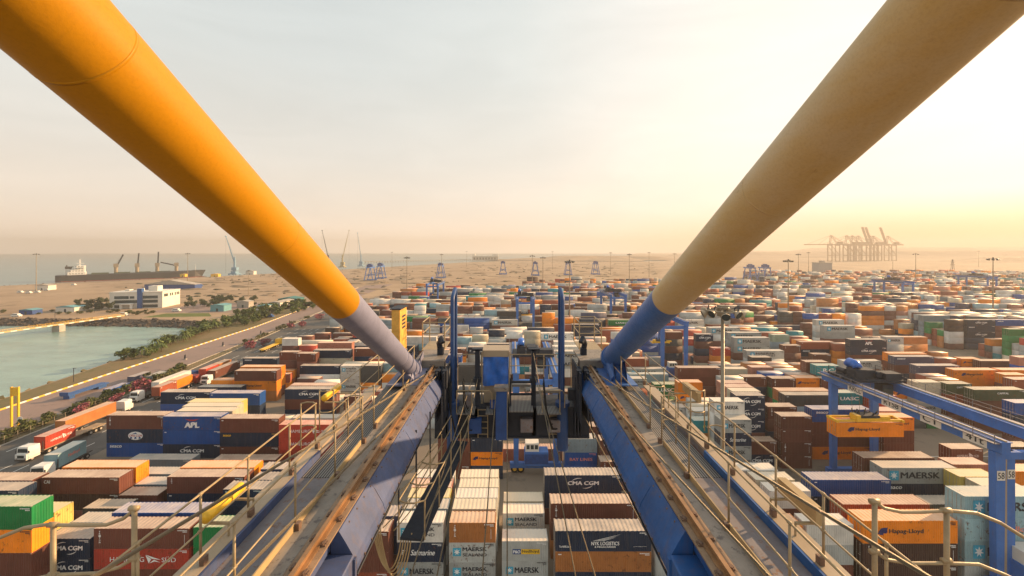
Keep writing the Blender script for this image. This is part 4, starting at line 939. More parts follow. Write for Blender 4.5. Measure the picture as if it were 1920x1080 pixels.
    # yellow lamp tubes and brackets on the outer side
    for yy, ln_, zz, xx in ((6.75, .9, 4.42, 5.05), (11.6, .95, 4.2, 5.3)):
        lm = MB()
        if s < 0: lm.tube([D(X(xx), yy, zz), D(X(xx), yy+.04, zz), D(X(xx), yy+ln_-.04, zz), D(X(xx), yy+ln_, zz)], .095, 12)
        else: lm.box(X(xx)-.05, X(xx)+.05, yy, yy+ln_*1.1, H-zz-.13, H-zz+.13); lm.box(X(xx)-.075, X(xx)+.075, yy+.05, yy+ln_*1.05, H-zz+.13, H-zz+.15)
        lo = cadd(lm, 'lamp_tube', [M['fender_yellow'] if s < 0 else M['toe']], crane, s < 0)
        bm_ = MB()
        for q in (.12, ln_-.12): bm_.box(*sorted((X(4.74), X(xx+.04))), yy+q-.025, yy+q+.025, H-zz-.17, H-zz-.14); bm_.tube([D(X(4.74), yy+q, zz+.155), D(X(4.74), yy+q, 4.8)], .018, 6)
        cadd(bm_, 'lamp_bracket', [M['handrail']], lo)
    # diagonal stay tube
    if s < 0: P0, dv, rad, Yb = Vector((-3.9, 15.5, H-4.44)), Vector((.0624, -.9049, .4211)), .345, 8.2
    else: P0, dv, rad, Yb = Vector((3.9, 15.5, H-3.95)), Vector((-.0365, -.9030, .4280)), .395, 9.55
    t_at = lambda Y: (15.5-Y)/abs(dv.y)
    P = lambda Y: P0+dv*t_at(Y)
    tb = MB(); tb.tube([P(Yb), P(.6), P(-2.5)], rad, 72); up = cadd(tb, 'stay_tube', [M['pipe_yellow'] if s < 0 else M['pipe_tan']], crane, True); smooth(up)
    tb = MB()
    for q in np.arange(2.9, Yb-.5, 2.6): tb.tube([P(q+.012), P(q-.012)], rad+.0015, 72)
    cadd(tb, 'weld_seam', [M['pipe_yellow'] if s < 0 else M['pipe_tan']], up, True)
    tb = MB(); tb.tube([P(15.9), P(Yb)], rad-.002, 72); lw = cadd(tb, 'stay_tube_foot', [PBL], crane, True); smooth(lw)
    tb = MB()
    for yy in (15.6, 13.6): tb.tube([P(yy), P(yy-.035)], rad+.006, 48)
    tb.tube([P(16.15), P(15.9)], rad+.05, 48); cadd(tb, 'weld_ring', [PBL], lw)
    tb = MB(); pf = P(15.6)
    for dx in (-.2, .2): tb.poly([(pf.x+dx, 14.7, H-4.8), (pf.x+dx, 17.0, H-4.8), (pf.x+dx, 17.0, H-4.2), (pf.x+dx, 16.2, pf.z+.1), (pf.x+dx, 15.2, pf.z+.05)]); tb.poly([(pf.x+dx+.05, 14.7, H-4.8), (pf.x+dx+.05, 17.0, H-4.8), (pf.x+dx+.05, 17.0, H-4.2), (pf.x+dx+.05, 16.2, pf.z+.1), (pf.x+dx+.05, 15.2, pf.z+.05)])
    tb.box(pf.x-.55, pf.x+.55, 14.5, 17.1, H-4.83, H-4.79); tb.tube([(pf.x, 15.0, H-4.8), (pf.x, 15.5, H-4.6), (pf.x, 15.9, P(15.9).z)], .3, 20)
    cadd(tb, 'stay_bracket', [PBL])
    # end platform, rope sheaves and their side plates
    tb = MB(); a, b = sorted((X(2.75), X(3.95))); tb.box(a, b, 16.6, 18.4, H-4.55, H-4.48); tb.box(a, b, 16.62, 16.7, H-4.9, H-4.55); cadd(tb, 'end_platform', [M['deck']])
    for xx in (2.62, 2.9, 3.25):
        tb = MB(); q = X(xx)
        tb.box(q-.03, q+.03, 15.6, 17.8, H-6.6, H-4.72); tb.box(q-.09, q+.09, 15.9, 16.2, H-5.4, H-4.7)
        pl = cadd(tb, 'sheave_plate', [M['dark_steel']])
        tb = MB(); tb.tube([(q+.05, 16.6, H-5.1), (q+.13, 16.6, H-5.1)], .38, 24); cadd(tb, 'sheave', [M['dark_steel']], pl, True)
    tb = MB()
    cx0 = X(3.55)
    for dx in (-.5, .5):
        for yy in (18.6, 20.2): tb.tube([(cx0+dx, yy, H-4.5), (cx0+dx, yy, H-3.3)], .025, 6)
        for zz in (3.3, 3.8): tb.tube([(cx0+dx, 18.6, H-zz), (cx0+dx, 20.2, H-zz)], .022, 6)
    for zz in (3.3, 3.8): tb.tube([(cx0-.5, 20.2, H-zz), (cx0+.5, 20.2, H-zz)], .022, 6); tb.tube([(cx0-.5, 18.6, H-zz), (cx0+.5, 18.6, H-zz)], .022, 6)
    tb.box(cx0-.5, cx0+.5, 18.4, 20.2, H-4.54, H-4.5); cadd(tb, 'cage_railing', [M['handrail']])
    tb = MB(); tb.tube([(X(3.05), 17.6, H-4.4), (X(3.1), 17.5, H-4.0), (X(2.98), 17.3, H-3.75), (X(2.9), 17.2, H-3.9)], .12, 8); tb.box(X(3.05)-.12, X(3.05)+.12, 17.4, 17.7, H-4.48, H-4.2); cadd(tb, 'hydraulic_unit', [M['dark_steel']])
    # upright hoops rising past the end of the boom
    hx = -2.45 if s < 0 else 2.08
    tb = MB(); hy = 16.9
    tb.tube([(hx, hy, H-6.6), (hx, hy, H-2.12), (hx, hy+.05, H-2.0), (hx, hy+.14, H-1.93), (hx, hy+.72, H-1.70), (hx, hy+.82, H-1.70), (hx, hy+.88, H-1.8), (hx, hy+.88, H-6.6)], .088, 14)
    tb.tube([(hx, hy, H-8.2), (hx, hy, H-6.3)], .23, 18); tb.tube([(hx, hy, H-6.4), (hx, hy, H-6.25)], .3, 18)
    smooth(cadd(tb, 'buffer_hoop', [M['hoop_blue']], crane, True))
# tall switch cabinet beside the left stay
tb = MB(); tb.box(-5.1, -4.75, 17.4, 18.5, H-4.8, H-2.55)
cab = cadd(tb, 'switch_cabinet', [M['pillar']])
tb = MB()
for i in range(4): tb.box(-4.748, -4.742, 17.75, 18.3, H-2.95-i*.16, H-2.86-i*.16)
tb.box(-5.16, -4.69, 17.35, 18.55, H-2.55, H-2.5); cadd(tb, 'cabinet_trim', [M['dark_steel']], cab)
# end tie beam with its walkway, uprights and machinery
tb = MB(); tb.box(-3.2, 3.2, 17.0, 18.3, H-7.75, H-6.5); tb.box(-3.2, 3.2, 16.9, 18.4, H-6.55, H-6.48); tb.box(-3.2, 3.2, 16.95, 18.35, H-7.8, H-7.72)
tie = cadd(tb, 'end_tie_beam', [M['dark_steel']])
tb = MB()
for a, b in ((-2.2, -1.5), (-1.05, -.75), (1.0, 1.95)): tb.box(a, b, 16.2, 17.0, H-6.52, H-6.47)
tb.box(-.1, .85, 16.3, 18.2, H-6.46, H-6.42); cadd(tb, 'service_grating', [M['grate']], tie)
tb = MB()
for x in (-1.44, .9): tb.box(x-.09, x+.09, 17.0, 17.35, H-7.7, H-4.15); tb.box(x-.16, x+.16, 16.98, 17.38, H-5.5, H-5.35); tb.box(x-.22, x+.22, 17, 17.3, H-4.2, H-4.12)
for x in (-.06, .82): tb.box(x-.03, x+.03, 16.9, 16.98, H-7.2, H-5.3)
tb.box(-.06, .82, 16.9, 16.98, H-6.0, H-5.92); tb.box(-.06, .82, 16.9, 16.98, H-5.5, H-5.42); cadd(tb, 'rope_guide_frame', [M['dark_steel']], tie)
tb = MB(); tb.box(-.66, -.2, 16.6, 17.0, H-7.7, H-5.72); cadd(tb, 'rope_tower', [M['panel_blue']], tie)
tb = MB(); tb.box(-.72, -.14, 16.55, 17.05, H-5.72, H-5.58); tb.box(-2.3, -1.5, 17.5, 17.9, H-5.0, H-4.92); tb.box(1.0, 2.2, 17.4, 17.9, H-6.1, H-6.0); tb.box(-2.3, -1.2, 17.4, 17.9, H-6.05, H-5.95); tb.box(.0, .8, 17.5, 17.9, H-5.85, H-5.75); cadd(tb, 'cover_plate', [M['deck']], tie)
tb = MB()
for zz in (4.62, 5.12): tb.tube([(-2.4, 18.1, H-zz), (3.1, 18.1, H-zz)], .02, 6)
for x in (-2.4, -.1, 1.4, 2.6): tb.tube([(x, 18.1, H-6.5), (x, 18.1, H-4.62)], .02, 6)
for x in (-2.2, -1.6, 1.2, 1.9): tb.tube([(x, 16.3, H-6.5), (x, 16.3, H-5.6)], .02, 6)
for a, b in ((-2.2, -.9), (1.1, 2.0)): tb.tube([(a, 16.3, H-5.6), (b, 16.3, H-5.6), (b+.1, 16.35, H-5.75), (b+.1, 16.35, H-6.3)], .02, 6)
cadd(tb, 'end_handrail', [M['handrail']], tie)
tb = MB()
for x in (-2.75, 2.55):
    for k in range(3): tb.box(x+k*.12, x+k*.12+.05, 16.7, 17.0, H-7.6, H-5.2-.1*k)
cadd(tb, 'guide_rail', [M['dark_steel']], tie)
rq = random.Random(8)
for i in range(9):
    x = rq.choice((-2.9, -2.55, -1.95, 1.25, 1.6, 2.45, 2.8, 3.0, .4)); a = rq.uniform(.15, .4); z0 = H-rq.uniform(4.7, 5.6); z1 = H-rq.uniform(6.7, 7.6); y0 = rq.uniform(16.2, 16.7)
    tb = MB(); tb.tube([(x, y0, z0), (x+a*.3, y0-.12, (z0+z1)/2-.2), (x+a, y0-.05, z1), (x+a*1.6, y0+.3, z1-.15)], rq.choice((.02, .03)), 6); cadd(tb, 'hose', [M['black']], tie, True)
for x, z, w, h in ((-2.0, 5.9, .35, .5), (-1.75, 6.9, .5, .6), (.35, 6.9, .5, .55), (1.5, 6.95, .6, .5), (2.3, 5.7, .3, .45), (-.9, 6.2, .3, .3)):
    tb = MB(); tb.box(x, x+w, 16.72, 16.98, H-z-h, H-z); tb.box(x+.03, x+w-.03, 16.70, 16.72, H-z-h+.03, H-z-.03); cadd(tb, 'junction_box', [rq.choice((M['dark_steel'], M['panel_blue'], M['walk']))], tie)
for x in (-1.2, 1.75):
    tb = MB()
    for sx in (-.2, .2): tb.tube([(x+sx, 16.92, H-7.75), (x+sx, 16.92, H-6.5)], .02, 6)
    for k in range(5): tb.tube([(x-.2, 16.92, H-7.6+k*.25), (x+.2, 16.92, H-7.6+k*.25)], .016, 6)
    cadd(tb, 'ladder', [M['handrail']], tie)
for s in (-1, 1):
    tb = MB()
    for k in range(26):
        yy = 7.4+k*.37
        for d, xx in ((4.9, 2.945), (5.47, 2.66)): tb.tube([(s*(xx+.02), yy, H-d), (s*(xx-.022), yy, H-d-.01)], .022, 6)
    cadd(tb, 'bolt_row', [M['clip']])
    tb = MB()
    for yy in (8.6, 11.2, 13.7):
        pr_ = [(2.968, 4.86), (2.858, 5.02), (2.698, 5.3), (2.658, 5.42)]
        for (xa, da), (xb, db_) in zip(pr_, pr_[1:]): tb.bar((s*xa, yy, H-da), (s*xb, yy, H-db_), .03, .012)
    cadd(tb, 'plate_seam', [M['crane_blue_sunlit'] if s < 0 else M['crane_blue']])
    tb = MB(); tb.tube([D(s*2.8, 7.2, 5.66), D(s*2.8, 17, 5.66)], .03, 6); tb.tube([D(s*2.72, 7.2, 5.70), D(s*2.72, 17, 5.70)], .022, 6); cadd(tb, 'cable_conduit', [M['dark_steel']])
# tarpaulin-covered winch
rt = random.Random(4); tb = MB(); nx, nz = 9, 11
def tarp_face(fn):
    n = len(tb.v)
    for j in range(nz+1):
        for i in range(nx+1): tb.v.append(fn(i/nx, j/nz))
    for j in range(nz):
        for i in range(nx): tb.face([n+j*(nx+1)+i, n+j*(nx+1)+i+1, n+(j+1)*(nx+1)+i+1, n+(j+1)*(nx+1)+i])
wob = lambda a, b: .035*math.sin(9*a+3*b)+.03*math.sin(5*b-7*a+1)+.02*math.sin(17*a*b+2)
tarp_face(lambda a, b: (-1.2+1.04*a, 17.32-wob(a, b)-.05*(1-b), H-5.72+1.2*b))
tarp_face(lambda a, b: (-.17+wob(a, b)*.7, 17.3+.95*a, H-5.72+1.2*b))
tarp_face(lambda a, b: (-1.21-wob(a, b)*.7, 17.3+.95*a, H-5.72+1.2*b))
winch_t = tb.build('tarpaulin', [M['tarp']], None, True)
tb = MB(); tb.box(-1.25, -.12, 17.3, 18.3, H-4.52, H-4.25); tb.box(-1.2, -.17, 17.4, 18.2, H-6.5, H-5.75)
for x in (-1.27, -.11): tb.tube([(x, 17.28, H-6.5), (x, 17.28, H-4.3)], .035, 8)
wb = tb.build('rope_winch', [M['tray']]); winch_t.parent = wb
tag(wb, 'winch housing under a creased blue tarpaulin at the end of the boom', 'winch')
# hanging service gangway under the left girder
tb = MB(); ga, gb = at(862, 828, 15.7), at(772, 1012, 10.45)
tb.bar(ga, gb, .62, .06); gw = tb.build('service_gangway', [M['dark_steel']])
tag(gw, 'dark narrow gangway slung below the left boom girder among looped cables', 'gangway')
tb = MB(); dvec = (gb-ga); 
for sx in (-.33, .33):
    for zz in (.5, 1.0): tb.tube([ga+Vector((sx, 0, zz)), gb+Vector((sx, 0, zz))], .02, 6)
    for k in range(5): p = ga+dvec*(k/4); tb.tube([p+Vector((sx, 0, 0)), p+Vector((sx, 0, 1.0))], .02, 6)
for k in (2.6, 3.4, 4): p = ga+dvec*(k/4); tb.tube([p+Vector((-.33, 0, 1)), p+Vector((-.1, -.15, 1.02)), p+Vector((.1, -.15, 1.02)), p+Vector((.33, 0, 1))], .02, 6)
go = tb.build('gangway_rail', [M['handrail']]); go.parent = gw
tb = MB()
for k in range(5): p = ga+dvec*(k/4); tb.tube([p+Vector((-.33, 0, .9)), p+Vector((-.33, 0, 2.2))], .025, 6)
go = tb.build('hanger', [M['dark_steel']]); go.parent = gw
# ------------------------------------------------------------ wire ropes
def rope(a, b, rad, label, sag=0.0, ext=0.25, name='wire_rope', mat='rope', group='wire ropes of the crane'):
    a, b = Vector(a), Vector(b); b = b+(b-a)*ext; mb = MB(); k = 14
    mb.tube([a+(b-a)*(i/k)-Vector((0, 0, sag*4*(i/k)*(1-i/k))) for i in range(k+1)], rad, 8)
    return tag(mb.build(name, [M[mat]], None, True), label, 'rope', group)
rope(at(811, 693, 16.8), at(165, 1080, 3.4), .021, 'thick twisted wire rope running over the left walkway to the lower left corner', .05)
rope(at(828, 695, 16.8), at(480, 1038, 4.6), .019, 'twisted wire rope crossing the rail on the left girder', .05, .6)
rope(at(1108, 693, 16.8), at(1750, 1080, 3.4), .021, 'thick twisted wire rope running over the right walkway to the lower right', .05)
rope(at(1092, 697, 16.8), at(1440, 1070, 4.6), .019, 'twisted wire rope lying across the rail of the right girder', .05, .6)
CR = [((885, 711, 17), (770, 1080, 9), 'pale hoist rope, leftmost of the pair starting left of the blue tarpaulin'), ((896, 709, 17), (819, 1080, 9), 'pale hoist rope, right one of the pair starting left of the blue tarpaulin'),
      ((930, 735, 16.5), (904, 1080, 9), 'thin upright rope dropping from the left edge of the rope tower'), ((951, 735, 16.5), (951, 1080, 9), 'thin upright rope dropping from the right edge of the rope tower'),
      ((1000, 662, 17), (1079, 1080, 9), 'pale hoist rope, left one of the pair right of the rope tower'), ((1003, 706, 17), (1116, 1080, 9), 'pale hoist rope, right one of the pair right of the rope tower'),
      ((1076, 744, 17), (1237, 1046, 10), 'dark rope slanting across the brown container tops, nearer the girder end'), ((1101, 758, 17), (1213, 992, 11), 'dark rope slanting beside the inner face of the right girder'),
      ((801, 760, 17), (705, 980, 10), 'dark rope slanting down beside the inner face of the left girder'), ((818, 760, 17), (745, 920, 12), 'dark rope slanting down toward the looped cables')]
for a, b, l in CR: rope(at(*a), at(*b), .016, l)
# festoon cables hanging in loops
for i in range(5):
    a, b = at(694+i*4, 955+i*3, 11.2-.1*i), at(752+i*5, 1012-i*3, 10.6); mb = MB(); pts = []
    for k in range(17):
        t = k/16; p = a+(b-a)*t; pts.append(p-Vector((0, 0, (1.15+.07*i)*(1-(2*t-1)**2)**.8*(1.0))))
    mb.tube(pts, .018, 6); tag(mb.build('festoon_cable', [M['toe']], None, True), 'yellowish cable hanging in a U loop below the left girder', 'cable', 'cables hanging in loops below the left girder')
for i, (x0, y0, x1, y1) in enumerate([(832, 835, 695, 965), (846, 832, 722, 985), (858, 830, 742, 990), (822, 832, 700, 930)]):
    rope(at(x0, y0, 15.6), at(x1, y1, 10.8), .014, ['stretched cable running to the outermost loop', 'stretched cable above the middle loops', 'stretched cable beside the dark gangway', 'stretched cable tight under the left girder'][i]+', below the left girder', .15, 0.02, 'trailing_cable', 'toe', 'cables stretched below the left girder')
# ------------------------------------------------------------ rubber-tyred yard gantries
GH = 19.8
def gantry(loc, sep, dep, label, full=False, cont=None, ty=None):
    """two girders running in depth on four legs; built at the origin, front left leg at (0, 0)"""
    g = thing('yard_gantry_crane', label, 'gantry crane', loc, 0, 'gantry cranes over the container rows')
    b = M['steel_blue_light']
    for x in (0, sep):
        for y in (0, dep):
            mb = MB(); mb.extrude([(x-.45, .0+1.6), (x+.45, 1.6), (x+.65, GH-1.7), (x-.65, GH-1.7)], y-.4, y+.4); lg = mb.build('leg', [b], g)
            if full and y == 0:
                mb = MB(); mb.box(x+.70, x+1.05, y-.2, y+.3, 1.8, GH-1.75); mb.build('conduit', [M['tray']], lg)
                mb = MB(); mb.extrude([(x+1.15, 1.6), (x+2.2, 1.6), (x+2.2, GH-1.7), (x+1.15, GH-1.7)], y-.1, y+.5); mb.build('ladder_column', [b], lg)
    gs = []
    for x in (0, sep):
        mb = MB(); mb.box(x-.55, x+.55, -1.0, dep+2.2, GH-1.65, GH-.25); mb.box(x-.75, x+.75, -1.05, dep+2.25, GH-.25, GH-.15)
        gi = mb.build('girder', [b], g); gs.append(gi)
        mb = MB(); mb.box(x-.12, x+.12, -1, dep+2.2, GH-.15, GH+.02); mb.build('trolley_rail', [M['tray']], gi)
        mb = MB(); o = -1 if x == 0 else 1
        mb.box(*sorted((x+o*.78, x+o*1.5)), -1.0, dep+2.2, GH-.4, GH-.3)
        for yy in np.arange(-1, dep+2.3, 2.4 if full else 4.8): mb.bar((x+o*1.48, yy, GH-.3), (x+o*1.48, yy, GH+.8), .06)
        for zz in (.25, .8): mb.bar((x+o*1.48, -1, GH+zz), (x+o*1.48, dep+2.2, GH+zz), .05)
        mb.build('walkway', [M['walk']], gi)
    for y in (0, dep):
        mb = MB(); mb.box(-1.2, sep+1.2, y-.45, y+.45, 1.0, 1.95); mb.box(-.4, sep+.4, y-.35, y+.35, GH-2.6, GH-1.7); mb.build('sill_beam', [b], g)
        for x in (-.3, .9, sep-.9, sep+.3):
            mb = MB(); mb.tube([(x-.0, y-.3, .75), (x, y+.3, .75)], .74, 18); w = mb.build('wheel', [M['black']], g, True)
            mb = MB(); mb.tube([(x, y-.32, .75), (x, y+.32, .75)], .38, 12); mb.build('hub', [M['fender_yellow']], w)
    mb = MB(); mb.box(1.6, sep-1.6, -1.5, .9, 2.0, 4.6); eh = mb.build('engine_house', [b], g)
    mb = MB(); mb.box(1.8, 4.4, -1.3, .6, 4.61, 6.2); cc_ = mb.build('control_cabin', [M['offwhite']], g)
    mb = MB(); [mb.box(x, x+.6, -1.33, -1.31, 5.1, 5.9) for x in (2.0, 2.8, 3.6)]; mb.build('window', [M['glass']], cc_)
    mb = MB(); mb.box(1.7, sep-1.7, -1.52, -1.5, 2.3, 4.2); mb.build('louvre_panel', [M['gbl'] if 'gbl' in M else M['panel_blue']], eh)
    ty = dep*.45 if ty is None else ty
    mb = MB(); mb.box(-.7, sep+.7, ty-3, ty+3, GH+.1, GH+.5)
    tr = mb.build('trolley', [M['dark_steel']], g)
    mb = MB(); mb.box(.3, 2.2, ty-2.4, ty-.2, GH+.5, GH+2.2); mb.box(2.6, 4.6, ty-1.5, ty+2, GH+.5, GH+1.9); mb.tube([(4.9, ty-2, GH+1.1), (4.9, ty+2, GH+1.1)], .6, 14); mb.box(5.4, sep+.4, ty-2.7, ty-.6, GH+.5, GH+1.6); mb.tube([(1, ty+.8, GH+1), (1, ty+2.6, GH+1)], .5, 12)
    for x in (-.6, sep+.6):
        for yy in (-2.9, -1, 1, 2.9): mb.bar((x, ty+yy, GH+.5), (x, ty+yy, GH+1.6), .06)
        for zz in (1.05, 1.6): mb.bar((x, ty-2.9, GH+zz), (x, ty+2.9, GH+zz), .05)
    mb.build('hoist_machinery', [M['dark_steel']], tr)
    mb = MB(); mb.tube([(1.2, ty-1.6, GH+2.4), (1.25, ty-1.2, GH+2.9), (1.3, ty+.2, GH+3.0), (1.3, ty+.6, GH+2.4)], .75, 12); mb.build('hoist_motor_cover', [M['tarp']], tr, True)
    mb = MB(); mb.box(sep*.62, sep*.62+1.9, ty-2.6, ty-.9, GH-2.6, GH-.4); cb = mb.build('operator_cab', [M['dark_steel']], tr)
    mb = MB(); mb.box(sep*.62+.1, sep*.62+1.8, ty-2.62, ty-2.6, GH-2.3, GH-.9); mb.build('window', [M['glass']], cb)
    sz = 9.5 if cont is None else cont
    mb = MB(); cx = sep/2; L2 = 6.1 if full else 3.1
    for yy in (-.95, .95): mb.box(cx-L2, cx+L2, ty+yy-.16, ty+yy+.16, sz+.15, sz+.5)
    for xx in (-L2+.15, L2-.15): mb.box(cx+xx-.2, cx+xx+.2, ty-1.3, ty+1.3, sz+.05, sz+.45)
    mb.box(cx-1.9, cx+1.9, ty-1.2, ty+1.2, sz+.5, sz+.75); mb.box(cx-2.6, cx-1.9, ty-1.4, ty+.2, sz+.2, sz+1.35); mb.box(cx+2.2, cx+3.9, ty-.9, ty-.2, sz+.5, sz+.95)
    sp = mb.build('spreader', [M['fender_yellow']], g)
    mb = MB(); mb.box(cx-1.8, cx+1.9, ty-1.0, ty+1.0, sz+.75, sz+1.15)
    rr_ = random.Random(3)
    for k in range(14): x = cx+rr_.uniform(-1.8, 1.9); y = ty+rr_.uniform(-1, 1); mb.bar((x, y, sz+1.1), (x+rr_.uniform(-.6, .6), y+rr_.uniform(-.3, .3), sz+rr_.uniform(1.3, 2.0)), .12)
    mb.build('headblock', [M['dark_steel']], sp)
    mb = MB()
    for x in (-1.6, 1.6):
        for y in (-.8, .8): mb.tube([(cx+x, ty+y, sz+1.1), (cx+x*1.25, ty+y*1.3, GH+.2)], .03, 5)
    mb.build('hoist_rope', [M['rope']], sp)
    return g
x, y, s_, d_ = rtgs[0]
ty0 = 24.0
front = gantry((x-1.2, y, 0), s_, d_, 'large pale blue gantry crane at right with white number boards, lifting an orange container', True, 12.05, ty0)
# boards with the crane's numbers
def board(parent, words, y0, y1, z0, z1, xx):
    mb = MB(); mb.box(xx-.03, xx-.004, y0, y1, z0, z1); o = mb.build('number_board', [M['offwhite']], parent)
    tm = MB(); put_text(tm, words, 0, 0, (y1-y0)*.74, (z1-z0)*.62, 0, 0, .02)
    mt = Matrix.Translation((xx-.035, (y0+y1)/2, (z0+z1)/2)) @ Matrix.Rotation(R(-90), 4, 'Z')
    tm.v = [tuple(mt @ Vector(p)) for p in tm.v]; tm.build('lettering', [M['txt_dark']], o)
gl = [c for c in front.children if c.name.startswith('girder')][0]
for w_, a, b in (('41t', .6, 3.4), ('CT', 6.2, 9.2), ('RT58', 12.2, 15.6), ('KRCL', 19.2, 22.4)): board(gl, w_, a, b, GH-1.66, GH-.28, -.56)
fl = [c for c in front.children if c.name.startswith('leg')][0]
for xx, w in ((0, 1.0), (1.68, .95)):
    mb = MB(); mb.box(xx-w/2, xx+w/2, -.46 if xx < 1 else -.14, -.43 if xx < 1 else -.11, GH-5.2, GH-4.0); o = mb.build('number_board', [M['offwhite']], fl)
    tm = MB(); put_text(tm, '58', xx, GH-4.6, w*.8, .8, -.47 if xx < 1 else -.15, 0, .02); tm.build('lettering', [M['txt_dark']], o)
bx = dict(x=x-1.2+s_/2-6.1, y=y+ty0-1.22, z=12.05-TH, ln=40, h=TH, c='or_', lg='H', i=0, n=1)
tag(container(bx), 'long orange container hanging from the yellow spreader of the right gantry', 'container', 'shipping containers stacked in the yard')
mid_l = ['blue yard gantry straight ahead, its trolley just beyond the crane end beam', 'blue yard gantry with two legs beside the blue foot of the right stay', 'dark topped yard gantry with yellow spreader left of the right stay', 'blue yard gantry standing behind the right buffer hoop', 'blue yard gantry left of the left buffer hoop',
         'hazy yard gantry right of centre between two light masts', 'faint yard gantry at the far right in orange haze']
pr = None
for k, (x, y, s_, d_) in enumerate(rtgs[1:]):
    if pr is None: pr = gantry((x, y, 0), s_, d_, mid_l[k], False, None, d_*.55)
    else: copy_tree(pr, None, (x, y, 0), 0, mid_l[k])
# older A-frame yard cranes out on the sand
def aframe(loc, label):
    g = thing('yard_crane', label, 'yard crane', loc, 0, 'A-frame yard cranes parked on the sand'); b = M['steel_blue_light']
    for y in (0, 14):
        for sx in (-1, 1):
            mb = MB(); mb.bar((sx*6, y, 1.2), (sx*2.7, y, 18), .9, .9, up=(0, 1, 0)); mb.build('leg', [b], g)
        mb = MB(); mb.bar((-7, y, 1), (7, y, 1), 1.2, 1.2); mb.bar((-4.6, y, 8), (4.6, y, 8), .6, .6); mb.bar((-5.2, y, 5), (4, y, 11), .35); mb.bar((5.2, y, 5), (-4, y, 11), .35); mb.build('cross_beam', [b], g)
    for sx in (-2.7, 2.7):
        mb = MB(); mb.box(sx-.5, sx+.5, -2, 18, 17.6, 19.4); mb.build('girder', [b], g)
    mb = MB(); mb.box(-3.8, 3.8, 3, 9, 19.4, 22.6); mb.box(-2.5, 1.5, 4, 8, 22.6, 23.8); mb.build('trolley_house', [M['panel_blue']], g)
    mb = MB()
    for sx in (-5.5, -3.5, 3.5, 5.5):
        for y in (0, 14): mb.tube([(sx, y-.4, .7), (sx, y+.4, .7)], .7, 10)
    mb.build('wheel_set', [M['black']], g)
    return g
afs = [(691, 527, 'A-frame yard crane, leftmost of the pair beside the left stay'), (711, 523, 'A-frame yard crane, right one of the pair beside the left stay'), (825, 522, 'A-frame yard crane behind the green containers'), (943, 515, 'A-frame yard crane left of the two centre light masts'),
       (1004, 517, 'A-frame yard crane seen between the two centre light masts'), (1066, 516, 'A-frame yard crane behind the tall centre light mast'), (1118, 515, 'A-frame yard crane nearest the right stay'), (1412, 528, 'hazy yard crane right of the right stay'), (1440, 528, 'hazy yard crane beside the grey block building')]
pa = None
for px_, py_, l in afs:
    p = gnd(px_, py_)
    if pa is None: pa = aframe(p, l)
    else: copy_tree(pa, None, p, 0, l)
# ------------------------------------------------------------ light masts
def mast_mesh():
    mb = MB(); mb.tube([(0, 0, 0), (0, 0, 20), (0, 0, 39)], .42, 10, 0, True, .17); mb.tube([(0, 0, 0), (0, 0, 1.2)], .65, 10); return mb.mesh('pole', [M['pole']])
def head_mesh():
    mb = MB(); mb.tube([(1.6*math.cos(a), 1.6*math.sin(a), 39.2) for a in [2*math.pi*i/16 for i in range(17)]], .09, 6)
    for i in range(4): a = math.pi*i/4; mb.bar((-1.6*math.cos(a), -1.6*math.sin(a), 39.2), (1.6*math.cos(a), 1.6*math.sin(a), 39.2), .1)
    for i in range(8):
        a = 2*math.pi*i/8; p = Vector((1.95*math.cos(a), 1.95*math.sin(a), 38.9)); mb.tube([p, p+Vector((.45*math.cos(a), .45*math.sin(a), -.5))], .3, 8, 0, True, .48)
    mb.cyl((0, 0, 39.0), .3, .8, 8); return mb.mesh('lamp_ring', [M['lamp']])
PM, HM = mast_mesh(), head_mesh()
def mast(p, label, k=1.0):
    o = thing('light_mast', label, 'light mast', p, 0, 'tall light masts around the port'); o.scale = (k*.9+.1, k*.9+.1, k); link('pole', PM, o); link('lamp_ring', HM, o); return o
ML = [(68, 545, 1, 'light mast alone in front of the sea at far left'), (352, 537, 1, 'light mast in front of the moored ship near its bow'), (466, 556, .62, 'short light mast beside the green trees left of the left stay'), (763, 572, .96, 'light mast left of the left buffer hoop'), (828, 528, .95, 'light mast behind the green containers in the distance'),
      (735, 505, .97, 'faint light mast by the shore right of the blue harbour crane'), (875, 500, 1, 'faint light mast left of the long distant building'), (998, 556, .97, 'light mast, left one of the close pair at centre'), (1018, 566, .95, 'light mast, right one of the close pair at centre'), (1036, 505, 1, 'faint distant light mast left of the flat hill'),
      (1068, 632, .97, 'tall light mast standing right behind the right buffer hoop'), (1145, 515, .98, 'faint light mast in front of the flat hill'), (1180, 545, .99, 'light mast left of the right stay, nearer one'), (1217, 520, 1, 'light mast left of the right stay, farther one'), (1265, 530, .98, 'light mast partly hidden by the right stay'),
      (1478, 622, .97, 'pale light mast above the white containers right of the right stay'), (1497, 545, .99, 'light mast left of the grey block building'), (1516, 520, 1, 'small far light mast beside the grey block building'), (1674, 505, 1, 'small light mast below the distant quay cranes'), (1717, 545, 1, 'light mast right of the hazy yard gantry'), (1835, 500, 1, 'small far light mast in the orange haze'), (1862, 618, .99, 'tall dark light mast at the far right')]
for a, b, k, l in ML: mast(gnd(a, b), l, k)
